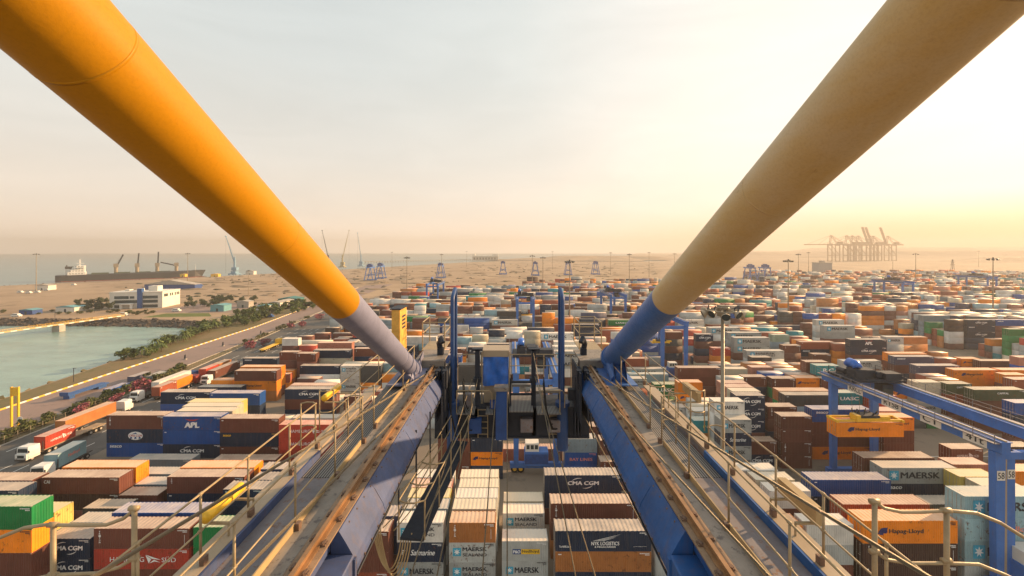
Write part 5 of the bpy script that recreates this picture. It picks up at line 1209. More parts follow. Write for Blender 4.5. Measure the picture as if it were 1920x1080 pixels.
# the near mast with its cluster of floodlights
nm = thing('light_mast', 'near light mast with a tangled cluster of round floodlights right of the right stay', 'light mast', (13.85, 27, 0), 0, 'tall light masts around the port')
mb = MB(); mb.tube([(0, 0, 0), (0, 0, 20), (0, 0, 39.7)], .24, 16, 0, True, .10); mb.build('pole', [M['pole']], nm, True)
mb = MB(); mb.tube([(1.0*math.cos(a), 1.0*math.sin(a), 39.6) for a in [2*math.pi*i/24 for i in range(25)]], .05, 6); mb.tube([(.35*math.cos(a), .35*math.sin(a), 39.8) for a in [2*math.pi*i/12 for i in range(13)]], .05, 6)
for i in range(6): a = math.pi*i/3; mb.bar((0, 0, 39.7), (1.0*math.cos(a), 1.0*math.sin(a), 39.6), .07)
mb.box(-.25, .25, -.25, .25, 39.2, 39.95); mb.build('lamp_ring', [M['pole']], nm)
for i in range(9):
    a = 2*math.pi*i/9+.2; d = Vector((math.cos(a), math.sin(a), -.45)).normalized(); p = Vector((.95*math.cos(a), .95*math.sin(a), 39.45+.12*(i % 2)))
    mb = MB(); mb.tube([p, p+d*.12, p+d*.22, p+d*.34], .1, 14, 0, False); mb.v = mb.v
    k = 14
    for j in range(k):
        for q, r_ in ((0, .09), (1, .18), (2, .25), (3, .27)):
            c = p+d*(0, .12, .22, .34)[q]; v = Vector(mb.v[q*k+j])-c; mb.v[q*k+j] = tuple(c+v.normalized()*r_)
    mb.tube([p-d*.16, p+d*.02], .11, 10); fl_ = mb.build('floodlight', [M['tray']], nm, True)
    mb = MB(); mb.tube([p+d*.27, p+d*.30], .24, 14); mb.build('lamp_glass', [M['glass']], fl_)
    mb = MB(); mb.bar(p-d*.05+Vector((0, 0, -.02)), p-d*.05+Vector((0, 0, .3)), .05, .05); mb.build('lamp_yoke', [M['dark_steel']], fl_)
# ------------------------------------------------------------ trucks on the service road
CABM = {'white': M['white'], 'dark_red': paint('dark_red_paint', (.22, .03, .025), .45), 'dark': paint('dark_cab', (.06, .06, .06), .5), 'yellow': M['fender_yellow'], 'blue': M['crane_blue']}
M['chassis'] = paint('truck_chassis', (.06, .05, .045), .7, 0, .6, (.15, .08, .05)); M['flatbed'] = paint('flatbed', (.30, .22, .14), .8, 0, .6, (.16, .09, .05))
_tw = MB(); _tw.tube([(-.18, 0, 0), (.18, 0, 0)], .52, 16); TYRE = _tw.mesh('tyre', [M['black']]); _tw = MB(); _tw.tube([(-.19, 0, 0), (.19, 0, 0)], .27, 10); RIM = _tw.mesh('rim', [M['conc']])
def truck(loc, cabc, label, L=15.5, away=False, rz=0., deck=None, trailer=True):
    """front bumper at the origin, body running back along +Y"""
    t = thing('container_truck', label, 'truck', loc, (math.pi if away else 0)+rz, 'trucks on the service road'); c = CABM[cabc]
    mb = MB()
    mb.extrude([(-1.2, .9), (1.2, .9), (1.2, 2.1), (1.08, 2.95), (-1.08, 2.95), (-1.2, 2.1)], .35, 2.5)
    mb.box(-1.15, 1.15, .0, .38, .55, 1.75); mb.box(-1.2, 1.2, .38, 2.5, .6, .95); mb.box(-1.0, 1.0, .5, 1.3, 2.95, 3.05)
    cab = mb.build('cab', [c], t)
    mb = MB(); mb.poly([(-1.05, .345, 1.95), (1.05, .345, 1.95), (.95, .345, 2.75), (-.95, .345, 2.75)]); mb.build('windscreen', [M['glass']], cab)
    for s in (-1, 1):
        for a, b in ((.5, 1.25), (1.4, 2.2)): mb = MB(); mb.poly([(s*1.19, a, 2.1), (s*1.19, b, 2.1), (s*1.105, b, 2.75), (s*1.105, a, 2.75)]); mb.build('window', [M['glass']], cab)
        mb = MB(); mb.box(s*.85-.16, s*.85+.16, -.03, .0, .8, 1.05); mb.build('headlight', [M['conc']], cab)
        mb = MB(); mb.box(s*1.3-.08, s*1.3+.08, .3, .42, 1.9, 2.4); mb.build('mirror', [M['dark_steel']], cab)
    mb = MB(); mb.box(-1.1, 1.1, -.12, .02, .45, .8); mb.build('bumper', [M['chassis']], cab)
    mb = MB(); mb.box(-.7, .7, -.015, .0, .95, 1.55); mb.build('grille', [M['glass']], cab)
    mb = MB(); mb.tube([(1.25, 2.9, .8), (1.25, 2.9, 3.1)], .08, 8); mb.build('exhaust_stack', [M['chassis']], ch_ if False else cab)
    mb = MB(); mb.box(-.45, .45, .3, L, .75, 1.05)
    if trailer: mb.box(-1.2, 1.2, 3.2, L, 1.08, 1.26)
    ch = mb.build('chassis', [deck or M['chassis']], t)
    ys = [1.1, 4.2, 5.4]+([L-3.6, L-2.4, L-1.2] if trailer else [])
    for y in ys:
        for s in (-1, 1):
            w = link('wheel', TYRE, t); w.location = (s*1.0, y, .52); r = link('rim', RIM, w)
    return t
def load(x, y, ln, c, lg, label, rz=0.):
    """container riding on a trailer: long axis along Y, near right corner at (x, y)"""
    o = container(dict(x=x, y=y, z=1.27, ln=ln, h=TH, c=c, lg=lg, i=0, n=1, door=False)); o.rotation_euler = (0, 0, R(90)+rz)
    return tag(o, label, 'container', 'containers riding on trucks')
truck((-100.3, 83.8, 0), 'white', 'white truck nearest at far left, carrying a short red container and an empty trailer end', 16.5, False, 0, M['flatbed'])
load(-99.1, 87.2, 20, 'rd', 'D', 'short red container with white flag emblem on the nearest truck at far left')
truck((-88.6, 76.3, 0), 'white', 'white truck with a pale blue container, half hidden by the brown stacks', 10.5, False, .12)
load(-88.0, 79.6, 20, 'lb', 'Nd', 'pale blue container with yellowish roof on the half hidden truck', .12)
truck((-104.6, 112.2, 0), 'white', 'white truck driving away, pulling a long orange brown container', 17, True)
load(-103.5, 95.2, 40, 'ob', '', 'long orange brown container on the truck driving away')
truck((-107.6, 116.5, 0), 'white', 'white truck without a load beside the pink bougainvillea', 15, False)
truck((-102.8, 134.5, 0), 'dark_red', 'dark red truck driving away with two orange containers in line', 16, True)
load(-101.7, 118.6, 20, 'rb', 'c', 'rust red container, rear one of two on the dark red truck'); load(-101.9, 124.9, 20, 'or_', '', 'orange container, front one of two on the dark red truck')
truck((-106.6, 138.5, 0), 'blue', 'truck with a white container beside the orange loaded one', 16, True)
load(-105.6, 123.0, 40, 'wh', '', 'long white container on the truck beside the bougainvillea')
truck((-98.6, 131.3, 0), 'white', 'white truck facing the camera with a brown container, by the orange stack', 16.5)
load(-97.4, 134.8, 40, 'br', 't', 'long brown container on the white truck by the orange stack')
truck((-102.9, 152.5, 0), 'dark', 'dark truck driving away with a red and an orange brown container', 16, True)
load(-101.8, 136.6, 20, 'rd', '', 'red container, rear one of two on the dark truck'); load(-101.8, 142.9, 20, 'ob', '', 'orange brown container, front one of two on the dark truck')
truck((-106.5, 189, 0), 'yellow', 'yellow truck pulling an empty yellow trailer past the pink bushes', 15, True, .03, M['fender_yellow'])
# parked equipment beyond the hedge
for (x0, y0, x1, y1, c, l) in ((-121.5, 122, -119.1, 128, 'bl', 'blue open container parked beyond the hedge, nearest of three'), (-125.5, 134, -123.1, 140, 'pu', 'purple grey container parked beyond the hedge'), (-120.5, 134.5, -118.0, 140.5, 'gb', 'blue grey container parked beyond the hedge beside the bougainvillea')):
    o = container(dict(x=x1, y=y0, z=.05, ln=20, h=TH*.8, c=c, lg='', i=0, n=1)); o.rotation_euler = (0, 0, R(90)); tag(o, l, 'container', 'containers parked beyond the hedge')
fb = MB(); fb.box(-131, -128.4, 119, 131, 1.0, 1.3); fb.box(-130.6, -128.8, 119.5, 121, .05, 1.0); fb.box(-130.6, -128.8, 128, 130.5, .05, 1.0); fb.box(-131, -128.4, 118.8, 119.1, 1.3, 2.2)
tag(fb.build('flatbed_trailer', [M['crane_blue']]), 'blue flatbed trailer parked on the pink paved road', 'trailer')
# verge fence, sign, yellow gate frame, sentry items
fn = thing('fence', 'low wire fence with thin posts along the verge beside the service road', 'fence', (-114, 85, 0))
pts = [(-113.6, 80), (-113.8, 92), (-116.6, 145), (-121.4, 190), (-127.6, 236), (-136, 300)]
mbw = MB(); np_ = 0; PST = MB(); PST.box(-.05, .05, -.05, .05, 0, 1.9); PSTm = PST.mesh('post', [M['pole']])
for (x0, y0), (x1, y1) in zip(pts, pts[1:]):
    n = max(1, int((y1-y0)/2.6))
    for k in range(n):
        if np_ < 95: o = link('post', PSTm, fn); o.location = (x0+(x1-x0)*k/n+114, y0+(y1-y0)*k/n-85, 0); np_ += 1
    for z in (.5, 1.1, 1.75): mbw.bar((x0+114, y0-85, z), (x1+114, y1-85, z), .02)
mbw.build('wire', [M['pole']], fn)
p = gnd(28, 800); gf = thing('gate_frame', 'tall yellow portal frame with a board on top beside the inlet road', 'frame', p)
for s in (-.85, .85): mb = MB(); mb.box(s-.18, s+.18, -.18, .18, 0, 9.8); mb.build('post', [M['fender_yellow']], gf)
mb = MB(); mb.box(-.67, .67, -.1, .1, 7.6, 9.7); mb.build('board', [M['fender_yellow']], gf)
p = gnd(38, 805); rs = thing('road_sign', 'round white road sign beside the yellow portal frame', 'sign', p)
mb = MB(); mb.tube([(0, 0, 0), (0, 0, 2.6)], .05, 6); mb.build('pole', [M['pole']], rs); mb = MB(); mb.tube([(0, -.08, 2.4), (0, -.05, 2.4)], .75, 20); sg = mb.build('sign_plate', [M['white']], rs)
mb = MB(); mb.bar((-.35, -.085, 2.4), (.35, -.085, 2.4), .02, .12); mb.bar((-.35, -.085, 2.4), (-.05, -.085, 2.65), .02, .1); mb.bar((-.35, -.085, 2.4), (-.05, -.085, 2.15), .02, .1); mb.build('arrow', [M['txt_dark']], sg)
def lampost(px_, py_, h, label):
    o = thing('street_lamp', label, 'street lamp', gnd(px_, py_), 0, 'lamps and bollards along the pink paved road'); mb = MB(); mb.tube([(0, 0, 0), (0, 0, h)], .09, 6); mb.build('pole', [M['dark_steel']], o)
    mb = MB(); mb.box(-.1, .9, -.15, .15, h-.05, h+.1); mb.build('lamp_head', [M['lamp']], o)
lampost(138, 716, 4.5, 'small dark street lamp on the inlet edge'); lampost(177, 586, 9, 'thin lamp post in front of the white building'); lampost(103, 604, 6, 'thin lamp post beside the yellow bridge')
for i, (a, b, l) in enumerate(((347, 674, 'dark bollard nearest the camera on the verge kerb'), (418, 649, 'dark bollard second from the camera on the verge kerb'), (489, 627, 'dark bollard third from the camera on the verge kerb'), (543, 607, 'dark bollard farthest from the camera on the verge kerb'))):
    o = thing('bollard', l, 'bollard', gnd(a, b), 0, 'lamps and bollards along the pink paved road'); mb = MB(); mb.tube([(0, 0, 0), (0, 0, 1.9)], .4, 10, 0, True, .22); mb.build('body', [M['dark_steel']], o); mb = MB(); mb.box(-.6, .6, -.4, .4, 0, .35); mb.build('base', [M['conc']], o)
# ------------------------------------------------------------ plants
def leaf_mat(name, c1, c2):
    m, t, b = base_mat(name); n = noise(t, .9, 4, .6); oi = N(t, 'ShaderNodeObjectInfo')
    c = mixc(t, mrange(t, n.outputs[0], .35, .65), c1, c2); hs = N(t, 'ShaderNodeHueSaturation'); t.links.new(c, hs.inputs['Color']); t.links.new(mrange(t, oi.outputs['Random'], 0, 1, .7, 1.3), hs.inputs['Value'])
    t.links.new(hs.outputs[0], b.inputs['Base Color']); b.inputs['Roughness'].default_value = .6; b.inputs['Specular IOR Level'].default_value = .25
    b.inputs['Transmission Weight'].default_value = 0
    return m
LF = leaf_mat('shrub_leaves', (.11, .14, .035), (.055, .085, .02)); LD = leaf_mat('dark_leaves', (.06, .075, .028), (.035, .05, .018)); LP = leaf_mat('bougainvillea_flowers', (.32, .07, .12), (.16, .075, .06)); LH = leaf_mat('hedge_leaves', (.06, .08, .02), (.10, .095, .03))
BK = paint('bark', (.12, .085, .055), .9)
def crown(seed, rx, ry, h, nl, ls, z0=.35, clumps=9):
    r = random.Random(seed); mb = MB(); cl = []
    for i in range(clumps): a = r.uniform(0, 6.28); q = r.uniform(.1, .75); cl.append((rx*q*math.cos(a), ry*q*math.sin(a), h*r.uniform(z0+.05, .85), r.uniform(.28, .5)))
    for i in range(nl):
        cx, cy, cz, s = r.choice(cl); v = Vector((r.gauss(0, 1), r.gauss(0, 1), r.gauss(0, 1))).normalized()*r.uniform(.55, 1.05)
        p = Vector((cx+v.x*s*rx, cy+v.y*s*ry, max(.15, cz+v.z*s*h*.5))); a = Vector((r.gauss(0, 1), r.gauss(0, 1), r.gauss(0, .6))).normalized(); n = a.cross(Vector((r.gauss(0, 1), r.gauss(0, 1), r.gauss(0, 1)))).normalized(); q = ls*r.uniform(.6, 1.3)
        mb.poly([p-a*q, p+n*q*.45, p+a*q, p-n*q*.45])
    return mb
def stem(rx, h, seed):
    r = random.Random(seed); mb = MB(); mb.tube([(0, 0, -.1), (r.uniform(-.1, .1), 0, h*.3), (0, 0, h*.6)], .11, 6, 0, True, .05)
    for i in range(4): a = r.uniform(0, 6.28); mb.tube([(0, 0, h*.25), (rx*.5*math.cos(a), rx*.5*math.sin(a), h*.65)], .06, 5, 0, True, .025)
    return mb
def palm(seed, h):
    r = random.Random(seed); mb = MB()
    for i in range(26):
        a = 2*math.pi*i/26+r.uniform(-.2, .2); up = r.uniform(.2, 1.2); L = r.uniform(1.5, 2.3); c = Vector((0, 0, h)); prev = None
        for k in range(5):
            u = k/4; p = c+Vector((math.cos(a)*L*u, math.sin(a)*L*u, L*(up*u-1.1*u*u))); w = .30*(1-u*.75); s = Vector((-math.sin(a), math.cos(a), 0))*w
            if prev: mb.poly([prev[0], p-s, p+s, prev[1]])
            prev = (p-s, p+s)
    return mb
pc = {}
def plant(kind, p, label, group, k=1., rz=0., cat='shrub'):
    if kind not in pc:
        v = int(kind[-1]); base = kind[:-1]
        if base == 'bush': c, s, m = crown(v, 1.7, 1.6, 2.8, 260, .42, .3), stem(1.6, 2.6, v), LF
        elif base == 'dark': c, s, m = crown(v+10, 3.2, 3.0, 5.5, 420, .62, .35, 13), stem(3, 5, v), LD
        elif base == 'pink': c, s, m = crown(v+20, 2.7, 2.2, 3.4, 420, .40, .25, 12), stem(2, 3, v), LP
        elif base == 'hedge': c, s, m = crown(v+30, 2.6, 1.5, 2.2, 320, .40, .2, 12), stem(1.6, 2, v), LH
        else: c, s, m = palm(v+40, 2.3), stem(.1, 3.6, v), LF
        pc[kind] = (c.mesh('foliage', [m]), s.mesh('stem', [BK]))
    o = thing({'pal': 'palm', 'dar': 'tree', 'pin': 'flowering_bush', 'hed': 'hedge_bush'}.get(kind[:3], 'shrub'), label, cat, p, rz, group); o.scale = (k, k, k*random.uniform(.85, 1.15))
    link('foliage', pc[kind][0], o); link('stem', pc[kind][1], o); return o
rp = random.Random(21)
y = 163.
while y < 330:
    xw = np.interp(y, [120, 165, 200, 233, 260, 300, 340], [-149, -156, -164, -172, -180, -183, -186]); xr = np.interp(y, [120, 165, 231, 365], [-142, -143.5, -147, -165])
    for k in range(2 if y < 200 else (3 if y < 255 else 4)):
        x = rp.uniform(xw+1.2, min(xr-2, xw+9) if y < 230 else xr-3)
        pal = y < 235 and rp.random() < .5
        plant(('palm%d' if pal else 'bush%d') % rp.randint(1, 3), (x, y+rp.uniform(-1.5, 1.5), 0), 'small bushy palm in the row between the inlet and the paved road' if pal else 'green shrub in the thick row between the inlet and the paved road', 'palms and shrubs lining the inlet', rp.uniform(.8, 1.75), rp.uniform(0, 6), 'palm' if pal else 'shrub')
    y += rp.uniform(2.0, 3.6) if y < 235 else rp.uniform(3.4, 5)
for i in range(16):
    q = gnd(rp.uniform(138, 206), rp.uniform(566, 583)); plant('dark%d' % rp.randint(1, 3), q, 'dark bare tree left of the white building', 'dark trees beside the white building', rp.uniform(.7, 1.15), rp.uniform(0, 6), 'tree')
for i in range(26):
    q = gnd(rp.uniform(345, 480), rp.uniform(560, 578)); plant('dark%d' % rp.randint(1, 3), q, 'dark green tree in the clump right of the white building', 'dark trees right of the white building', rp.uniform(.6, .95), rp.uniform(0, 6), 'tree')
for i in range(14):
    q = gnd(rp.uniform(540, 610), rp.uniform(572, 588)); plant('bush%d' % rp.randint(1, 3), q, 'green shrub on the bank beside the bend of the paved road', 'shrubs at the road bend', rp.uniform(1.0, 1.7), rp.uniform(0, 6))
for i in range(18):
    q = gnd(rp.uniform(5, 330), rp.uniform(584, 592)); plant('hedge%d' % rp.randint(1, 3), q, 'low hedge bush in front of the white building', 'low hedge before the white building', rp.uniform(.7, 1.1), 0)
for i in range(26):
    Y = 84+i*2.6+rp.uniform(-.8, .8); X = np.interp(Y, [85, 145, 236], [-116, -118.6, -128])+rp.uniform(-1.4, 1.2)
    plant('hedge%d' % rp.randint(1, 3), (X, Y, 0), 'green and dry bush in the hedge along the service road fence', 'hedge along the service road', rp.uniform(.8, 1.3), rp.uniform(0, 6))
for i, (a, b, k, l) in enumerate(((262, 742, 1.25, 'largest pink bougainvillea beside the unloaded white truck'), (288, 736, .95, 'pink bougainvillea behind the orange loaded truck'), (150, 778, .9, 'low pink bougainvillea in the hedge behind the long orange brown container'), (470, 655, 1.1, 'pink bougainvillea left of the yellow truck'), (497, 648, 1.1, 'pale pink bougainvillea behind the yellow truck'), (546, 617, 1.15, 'pink bougainvillea alone on the verge beyond the yellow truck'), (566, 613, 1.0, 'brownish bougainvillea on the far verge'), (598, 599, 1.2, 'dull pink bougainvillea farthest along the verge'), (217, 757, .8, 'low pink bougainvillea behind the cab of the truck driving away'))):
    plant('pink%d' % (1+i % 3), gnd(a, b), l, 'bougainvillea bushes on the verge', k, i, 'flowering bush')
for i in range(14):
    Y = rp.uniform(190, 330); plant('hedge%d' % rp.randint(1, 3), (np.interp(Y, [145, 236, 330], [-118.6, -128, -138])+rp.uniform(-1, 1), Y, 0), 'dry bush on the far verge of the service road', 'dry bushes on the far verge', rp.uniform(.6, 1.0), rp.uniform(0, 6))
# ------------------------------------------------------------ white office building with a blue stair tower
B = thing('office_building', 'white flat-roofed office building with dark window bands and a blue stair tower', 'building', (-296, 302, 0), R(11))
mb = MB(); mb.box(0, 34, 0, 14, 0, 11.6); mb.box(20, 34, 14, 22, 0, 11.6); wl = mb.build('wall', [M['offwhite']], B)
mb = MB(); mb.box(-.25, 34.25, -.25, 14.2, 11.6, 12.2); mb.box(19.8, 34.25, 14.2, 22.2, 11.6, 12.2); mb.box(22, 28, 5, 11, 12.2, 16); mb.box(6, 9, 6, 10, 12.2, 13.5); mb.box(13, 16, 7, 11, 12.2, 14); mb.build('roof', [M['offwhite']], B)
mb = MB(); mb.box(18.2, 21.2, -1.1, 1.5, 0, 14.6); mb.build('stair_tower', [M['crane_blue']], B)
for x0, x1, z0, z1 in ((3, 12.2, 7.0, 9.2), (3, 18, 3.9, 6.1), (12.8, 15.8, 7.2, 9.0), (21.4, 31, 7.0, 9.2), (21.4, 31, 3.9, 6.1), (21.4, 31, .4, 2.6), (3, 8.2, .4, 2.6)):
    mb = MB(); mb.box(x0, x1, -.06, -.01, z0, z1); w = mb.build('window', [M['glass']], B)
    mb = MB(); mb.box(x0-.2, x1+.2, -.3, -.06, z0-.35, z0-.05); mb.build('sill', [M['white']], w)
for y0 in (2, 3.6, 5.2, 9, 11.5, 15, 17.5, 19.5):
    mb = MB(); mb.box(34.01, 34.06, y0, y0+1.4, 8.0, 10.2); mb.build('window', [M['glass']], B)
mb = MB(); mb.box(8.5, 9.7, -3.6, -2.4, 0, 3.2); mb.box(15, 16.2, -3.6, -2.4, 0, 3.2); mb.box(8.3, 16.4, -3.8, -.3, 3.2, 3.9); mb.build('porch', [M['white']], B)
def shed(px_, py_, w, d, h, wm, rm, label, rz=0):
    p = gnd(px_, py_); o = thing('shed', label, 'shed', p, rz); mb = MB(); mb.box(-w/2, w/2, 0, d, 0, h); mb.build('wall', [wm], o)
    mb = MB(); mb.extrude([(-w/2-.4, h), (w/2+.4, h), (w/2+.4, h+.12), (0, h+w*.09), (-w/2-.4, h+.12)], -.4, d+.4); mb.build('roof', [rm], o)
    mb = MB(); mb.box(-.7, .7, -.05, -.01, 0, 2.1); mb.build('door', [M['glass']], o); return o
TL = paint('teal_roof', (.12, .30, .33), .6); TLd = paint('green_roof', (.04, .17, .16), .6)
shed(122, 585, 13, 8, 3.2, M['offwhite'], TL, 'low shed with teal roof left of the white building'); shed(48, 590, 9, 6, 3, M['panel_blue'], TL, 'small blue shed at the far left above the rock bank')
shed(407, 584, 9.5, 8, 4.2, TL, TL, 'pale blue shed beyond the inlet'); shed(490, 583, 7, 7, 3.4, M['white'], TL, 'small white and blue shed beside the long roofs'); shed(515, 577, 8, 22, 3.8, M['offwhite'], M['conc'], 'cream shed with a long pale roof beside the left stay'); shed(540, 570, 16, 10, 4, TLd, TLd, 'green roofed shed beside the left stay')
shed(318, 543, 55, 10, 5.5, M['panel_blue'], M['conc'], 'long dark blue wall-like shed on the sand behind the white building')
shed(342, 519, 8, 6, 4, CABM['yellow'], CABM['yellow'], 'orange hut on the quay near the ship bow'); shed(402, 519, 12, 6, 4, CABM['yellow'], CABM['yellow'], 'orange store at the quay right of the ship bow'); shed(468, 515, 14, 8, 6, M['offwhite'], M['conc'], 'cream building beside the blue harbour crane'); shed(78, 544, 14, 8, 5, M['offwhite'], M['conc'], 'cream hut beside the far left light mast')
shed(455, 577, 9, 6, 4.5, M['conc'], M['conc'], 'small grey open shed beyond the shrubs')
for i, (a, b, c, l) in enumerate(((38, 549, 'white', 'white vehicle parked at far left, first in the row'), (54, 550, 'white', 'white vehicle parked at far left, second in the row'), (70, 549, 'white', 'white vehicle parked at far left, third in the row'), (88, 545, 'white', 'white vehicle parked beside the cream hut'), (138, 535, 'white', 'white vehicle on the quay near the ship stern'), (331, 584, 'white', 'white car on the forecourt of the white building'), (31, 594, 'white', 'white van on the bank at far left'), (232, 592, 'white', 'white van at the end of the yellow bridge'), (505, 595, 'blue', 'blue and white vehicle on the road shoulder beside the shrubs'), (376, 537, 'blue', 'pale blue vehicle on the sand behind the white building'))):
    o = thing('parked_vehicle', l, 'vehicle', gnd(a, b), R(90)); mb = MB(); mb.box(-1, 1, -2.6, 2.6, .35, 1.35); mb.extrude([(-.95, 1.35), (.95, 1.35), (.8, 2.1), (-.8, 2.1)], -1.6, 1.9); mb.build('body', [CABM[c]], o)
    mb = MB(); mb.box(-.98, .98, -1.4, 1.7, 1.45, 1.9); mb.build('window', [M['glass']], o); mb = MB()
    for s in (-1, 1):
        for yy in (-1.6, 1.6): w = link('wheel', TYRE, o); w.location = (s*.85, yy, .42); w.scale = (.8, .8, .8)
# bridge over the inlet
br = thing('pipe_bridge', 'yellow lit pipe bridge on two stout piers crossing the inlet', 'bridge', (-252, 266, 0)); BM = paint('bridge_deck', (.52, .36, .14), .7)
a, b = Vector((0, 0, 1.0)), Vector((-14, -66, 1.0)); c = Vector((-30, -150, 1.0))
mb = MB(); mb.bar(a, b, 3.0, .7); mb.bar(b, c, 3.0, .7); mb.build('deck', [BM], br)
mb = MB()
for p, q in ((a, b), (b, c)):
    n_ = int((q-p).length/2.4)
    for k in range(n_):
        if k % 2: mb.bar(p+(q-p)*(k/n_)+Vector((1.55, 0, -.1)), p+(q-p)*((k+1)/n_)+Vector((1.55, 0, -.1)), .12, .5)
mb.build('edge_block', [M['white']], br)
mb = MB()
for off in (-1.3, 1.3):
    for p, q in ((a, b), (b, c)): mb.bar(p+Vector((off, 0, 1.1)), q+Vector((off, 0, 1.1)), .08)
    for k in range(20): p = a+(b-a)*(k/20)+Vector((off, 0, 0)); mb.bar(p, p+Vector((0, 0, 1.1)), .08)
mb.build('bridge_railing', [M['fender_yellow']], br)
for t in (.48, .92): p = a+(b-a)*t; mb = MB(); mb.box(p.x-2.2, p.x+2.2, p.y-1.6, p.y+1.6, -5, .64); mb.build('pier', [M['conc']], br)
# ------------------------------------------------------------ ship and harbour cranes
HB = paint('ship_hull', (.025, .022, .022), .5); HG = paint('ship_deck_green', (.05, .075, .04), .7); HR = paint('antifouling', (.28, .07, .05), .6)
A, Bp = Vector((-655, 590, ZW)), Vector((-530, 702, ZW)); Ls = (Bp-A).length
sh = thing('cargo_ship', 'dark hulled bulk carrier with white bridge house and four deck cranes moored at the quay', 'ship', A); sh.rotation_euler = (0, 0, math.atan2(Bp.y-A.y, Bp.x-A.x))
def hull(z0, z1, mats, name, nb=26):
    prof = [(-0.5, 6), (0, 9), (6, 12), (Ls-26, 12), (Ls-10, 8), (Ls+0, 1.0)]; mb = MB(); top = []; bot = []
    for (x, w) in prof: top.append((x+(5 if x > Ls-5 else 0), w)); bot.append((x, w*.96))
    k = len(prof); ring = lambda pr, z: [(x, w, z+(2.5 if x > Ls-12 and z > 3 else 0)) for x, w in pr]+[(x, -w, z+(2.5 if x > Ls-12 and z > 3 else 0)) for x, w in pr[::-1]]
    r0, r1 = ring(bot, z0), ring(top, z1); n = len(r0); mb.v += r0+r1
    for i in range(n): mb.face([i, (i+1) % n, n+(i+1) % n, n+i])
    mb.face(list(range(n))); mb.face([n+i for i in range(n)]); return mb.build(name, mats, sh)
hull(1.0, 9.5, [HB], 'hull'); hull(-1.0, 1.0, [HR], 'boot_top')
mb = MB(); [mb.box(36+i*24, 54+i*24, -8, 8, 9.5, 11.8) for i in range(4)]; mb.box(32, Ls-14, -10, 10, 9.5, 10.0); mb.build('hatch_cover', [HG], sh)
mb = MB(); mb.box(12, 30, -10, 10, 9.5, 14); mb.box(15, 29, -9, 9, 14, 17); mb.box(18, 29, -8, 8, 17, 20); mb.box(21, 29, -11, 11, 20, 23); mb.box(23, 24.5, -.7, .7, 23, 32); mb.box(20, 28, -1.5, 1.5, 26, 26.6); hs_ = mb.build('bridge_house', [M['white']], sh)
mb = MB()
for z in (11, 15, 18, 21.3):
    for x in range(14, 29, 3): mb.box(x, x+1.2, -10.06 if z < 14 else (-9.06 if z < 17 else (-8.06 if z < 20 else -11.06)), -8, z, z+1.0)
mb.build('window', [M['glass']], hs_)
mb = MB(); mb.box(9, 15.5, -3.4, 3.4, 9.5, 18.5); fu = mb.build('funnel', [M['white']], sh); mb = MB(); mb.box(8.9, 15.6, -3.5, 3.5, 18.5, 22); mb.box(10, 11, -.5, .5, 22, 24); mb.build('funnel_cap', [HB], fu)
for i, (x, jx, jz) in enumerate(((62, 8, 19), (86, 2, 21), (110, 1.5, 23), (134, -20, 6))):
    mb = MB(); mb.cyl((x, 0, 9.5), 2.3, 10, 10); mb.box(x-2.8, x+2.8, -2.4, 2.4, 19.5, 25); k_ = mb.build('deck_crane', [M['pole']], sh)
    mb = MB(); mb.bar((x+.6, 0, 20), (x+jx, 0, 20+jz), 1.8, 1.8); mb.bar((x-.5, 0, 23.5), (x+jx, 0, 20+jz), .2); mb.build('jib', [M['dark_steel']], k_)
mb = MB(); mb.box(Ls-9, Ls-8.4, -.3, .3, 12, 21); mb.build('foremast', [M['white']], sh)
def hcrane(p, jib, label, m=None):
    o = thing('harbour_crane', label, 'harbour crane', p, 0, 'harbour cranes on the quay'); m = m or paint('harbour_blue', (.16, .30, .42), .6)
    mb = MB(); mb.box(-7, 7, -6, 6, 1.5, 3.5); mb.box(-4, 4, -4, 4, 3.5, 7)
    for sx in (-6, 6):
        for sy in (-5, 5): mb.cyl((sx, sy, 0), 1.0, 1.6, 8)
    mb.build('undercarriage', [m], o)
    mb = MB(); mb.tube([(0, 0, 7), (0, 0, 22), (0, 0, 31)], 2.1, 12, 0, True, 1.1); mb.box(-3.5, 5, -3.5, 3.5, 8, 13.5); tw = mb.build('tower', [m], o); mb = MB(); mb.box(-2.6, -.8, -2, 2, 20, 22.6); mb.build('operator_cab', [M['white']], tw)
    J = Vector(jib); mb = MB(); a0 = Vector((0, 0, 20)); n_ = 9
    for w in (-1, 1):
        mb.bar(a0+Vector((0, w*1.1, 0)), J+Vector((0, w*.3, 0)), .4); mb.bar(a0+Vector((0, w*1.1, 2.0)), J+Vector((0, w*.3, .3)), .35)
    for k in range(n_): u0, u1 = k/n_, (k+1)/n_; mb.bar(a0+(J-a0)*u0, a0+(J-a0)*u1+Vector((0, 0, 2*(1-u1))), .25)
    mb.bar((0, 0, 31), J, .18); mb.box(J.x-1, J.x+1, -1, 1, J.z-.8, J.z+1); mb.build('jib', [m], o)
    mb = MB(); mb.tube([J, (J.x-.2, 0, 3)], .1, 5); mb.build('hoist_rope', [M['dark_steel']], o); return o
hcrane(gnd(440, 516), (-15, 0, 66), 'pale blue harbour crane with raised jib right of the ship', None)
GC = paint('harbour_yellow', (.34, .28, .14), .6)
hcrane(gnd(642, 502), (16, 0, 90), 'yellowish harbour crane partly hidden behind the left stay', GC); hcrane(gnd(616, 503), (-15, 0, 88), 'dark harbour crane, leftmost of the three just right of the left stay', M['dark_steel']); hcrane(gnd(677, 500), (-9, 0, 86), 'slim blue harbour crane, rightmost of the three by the left stay')
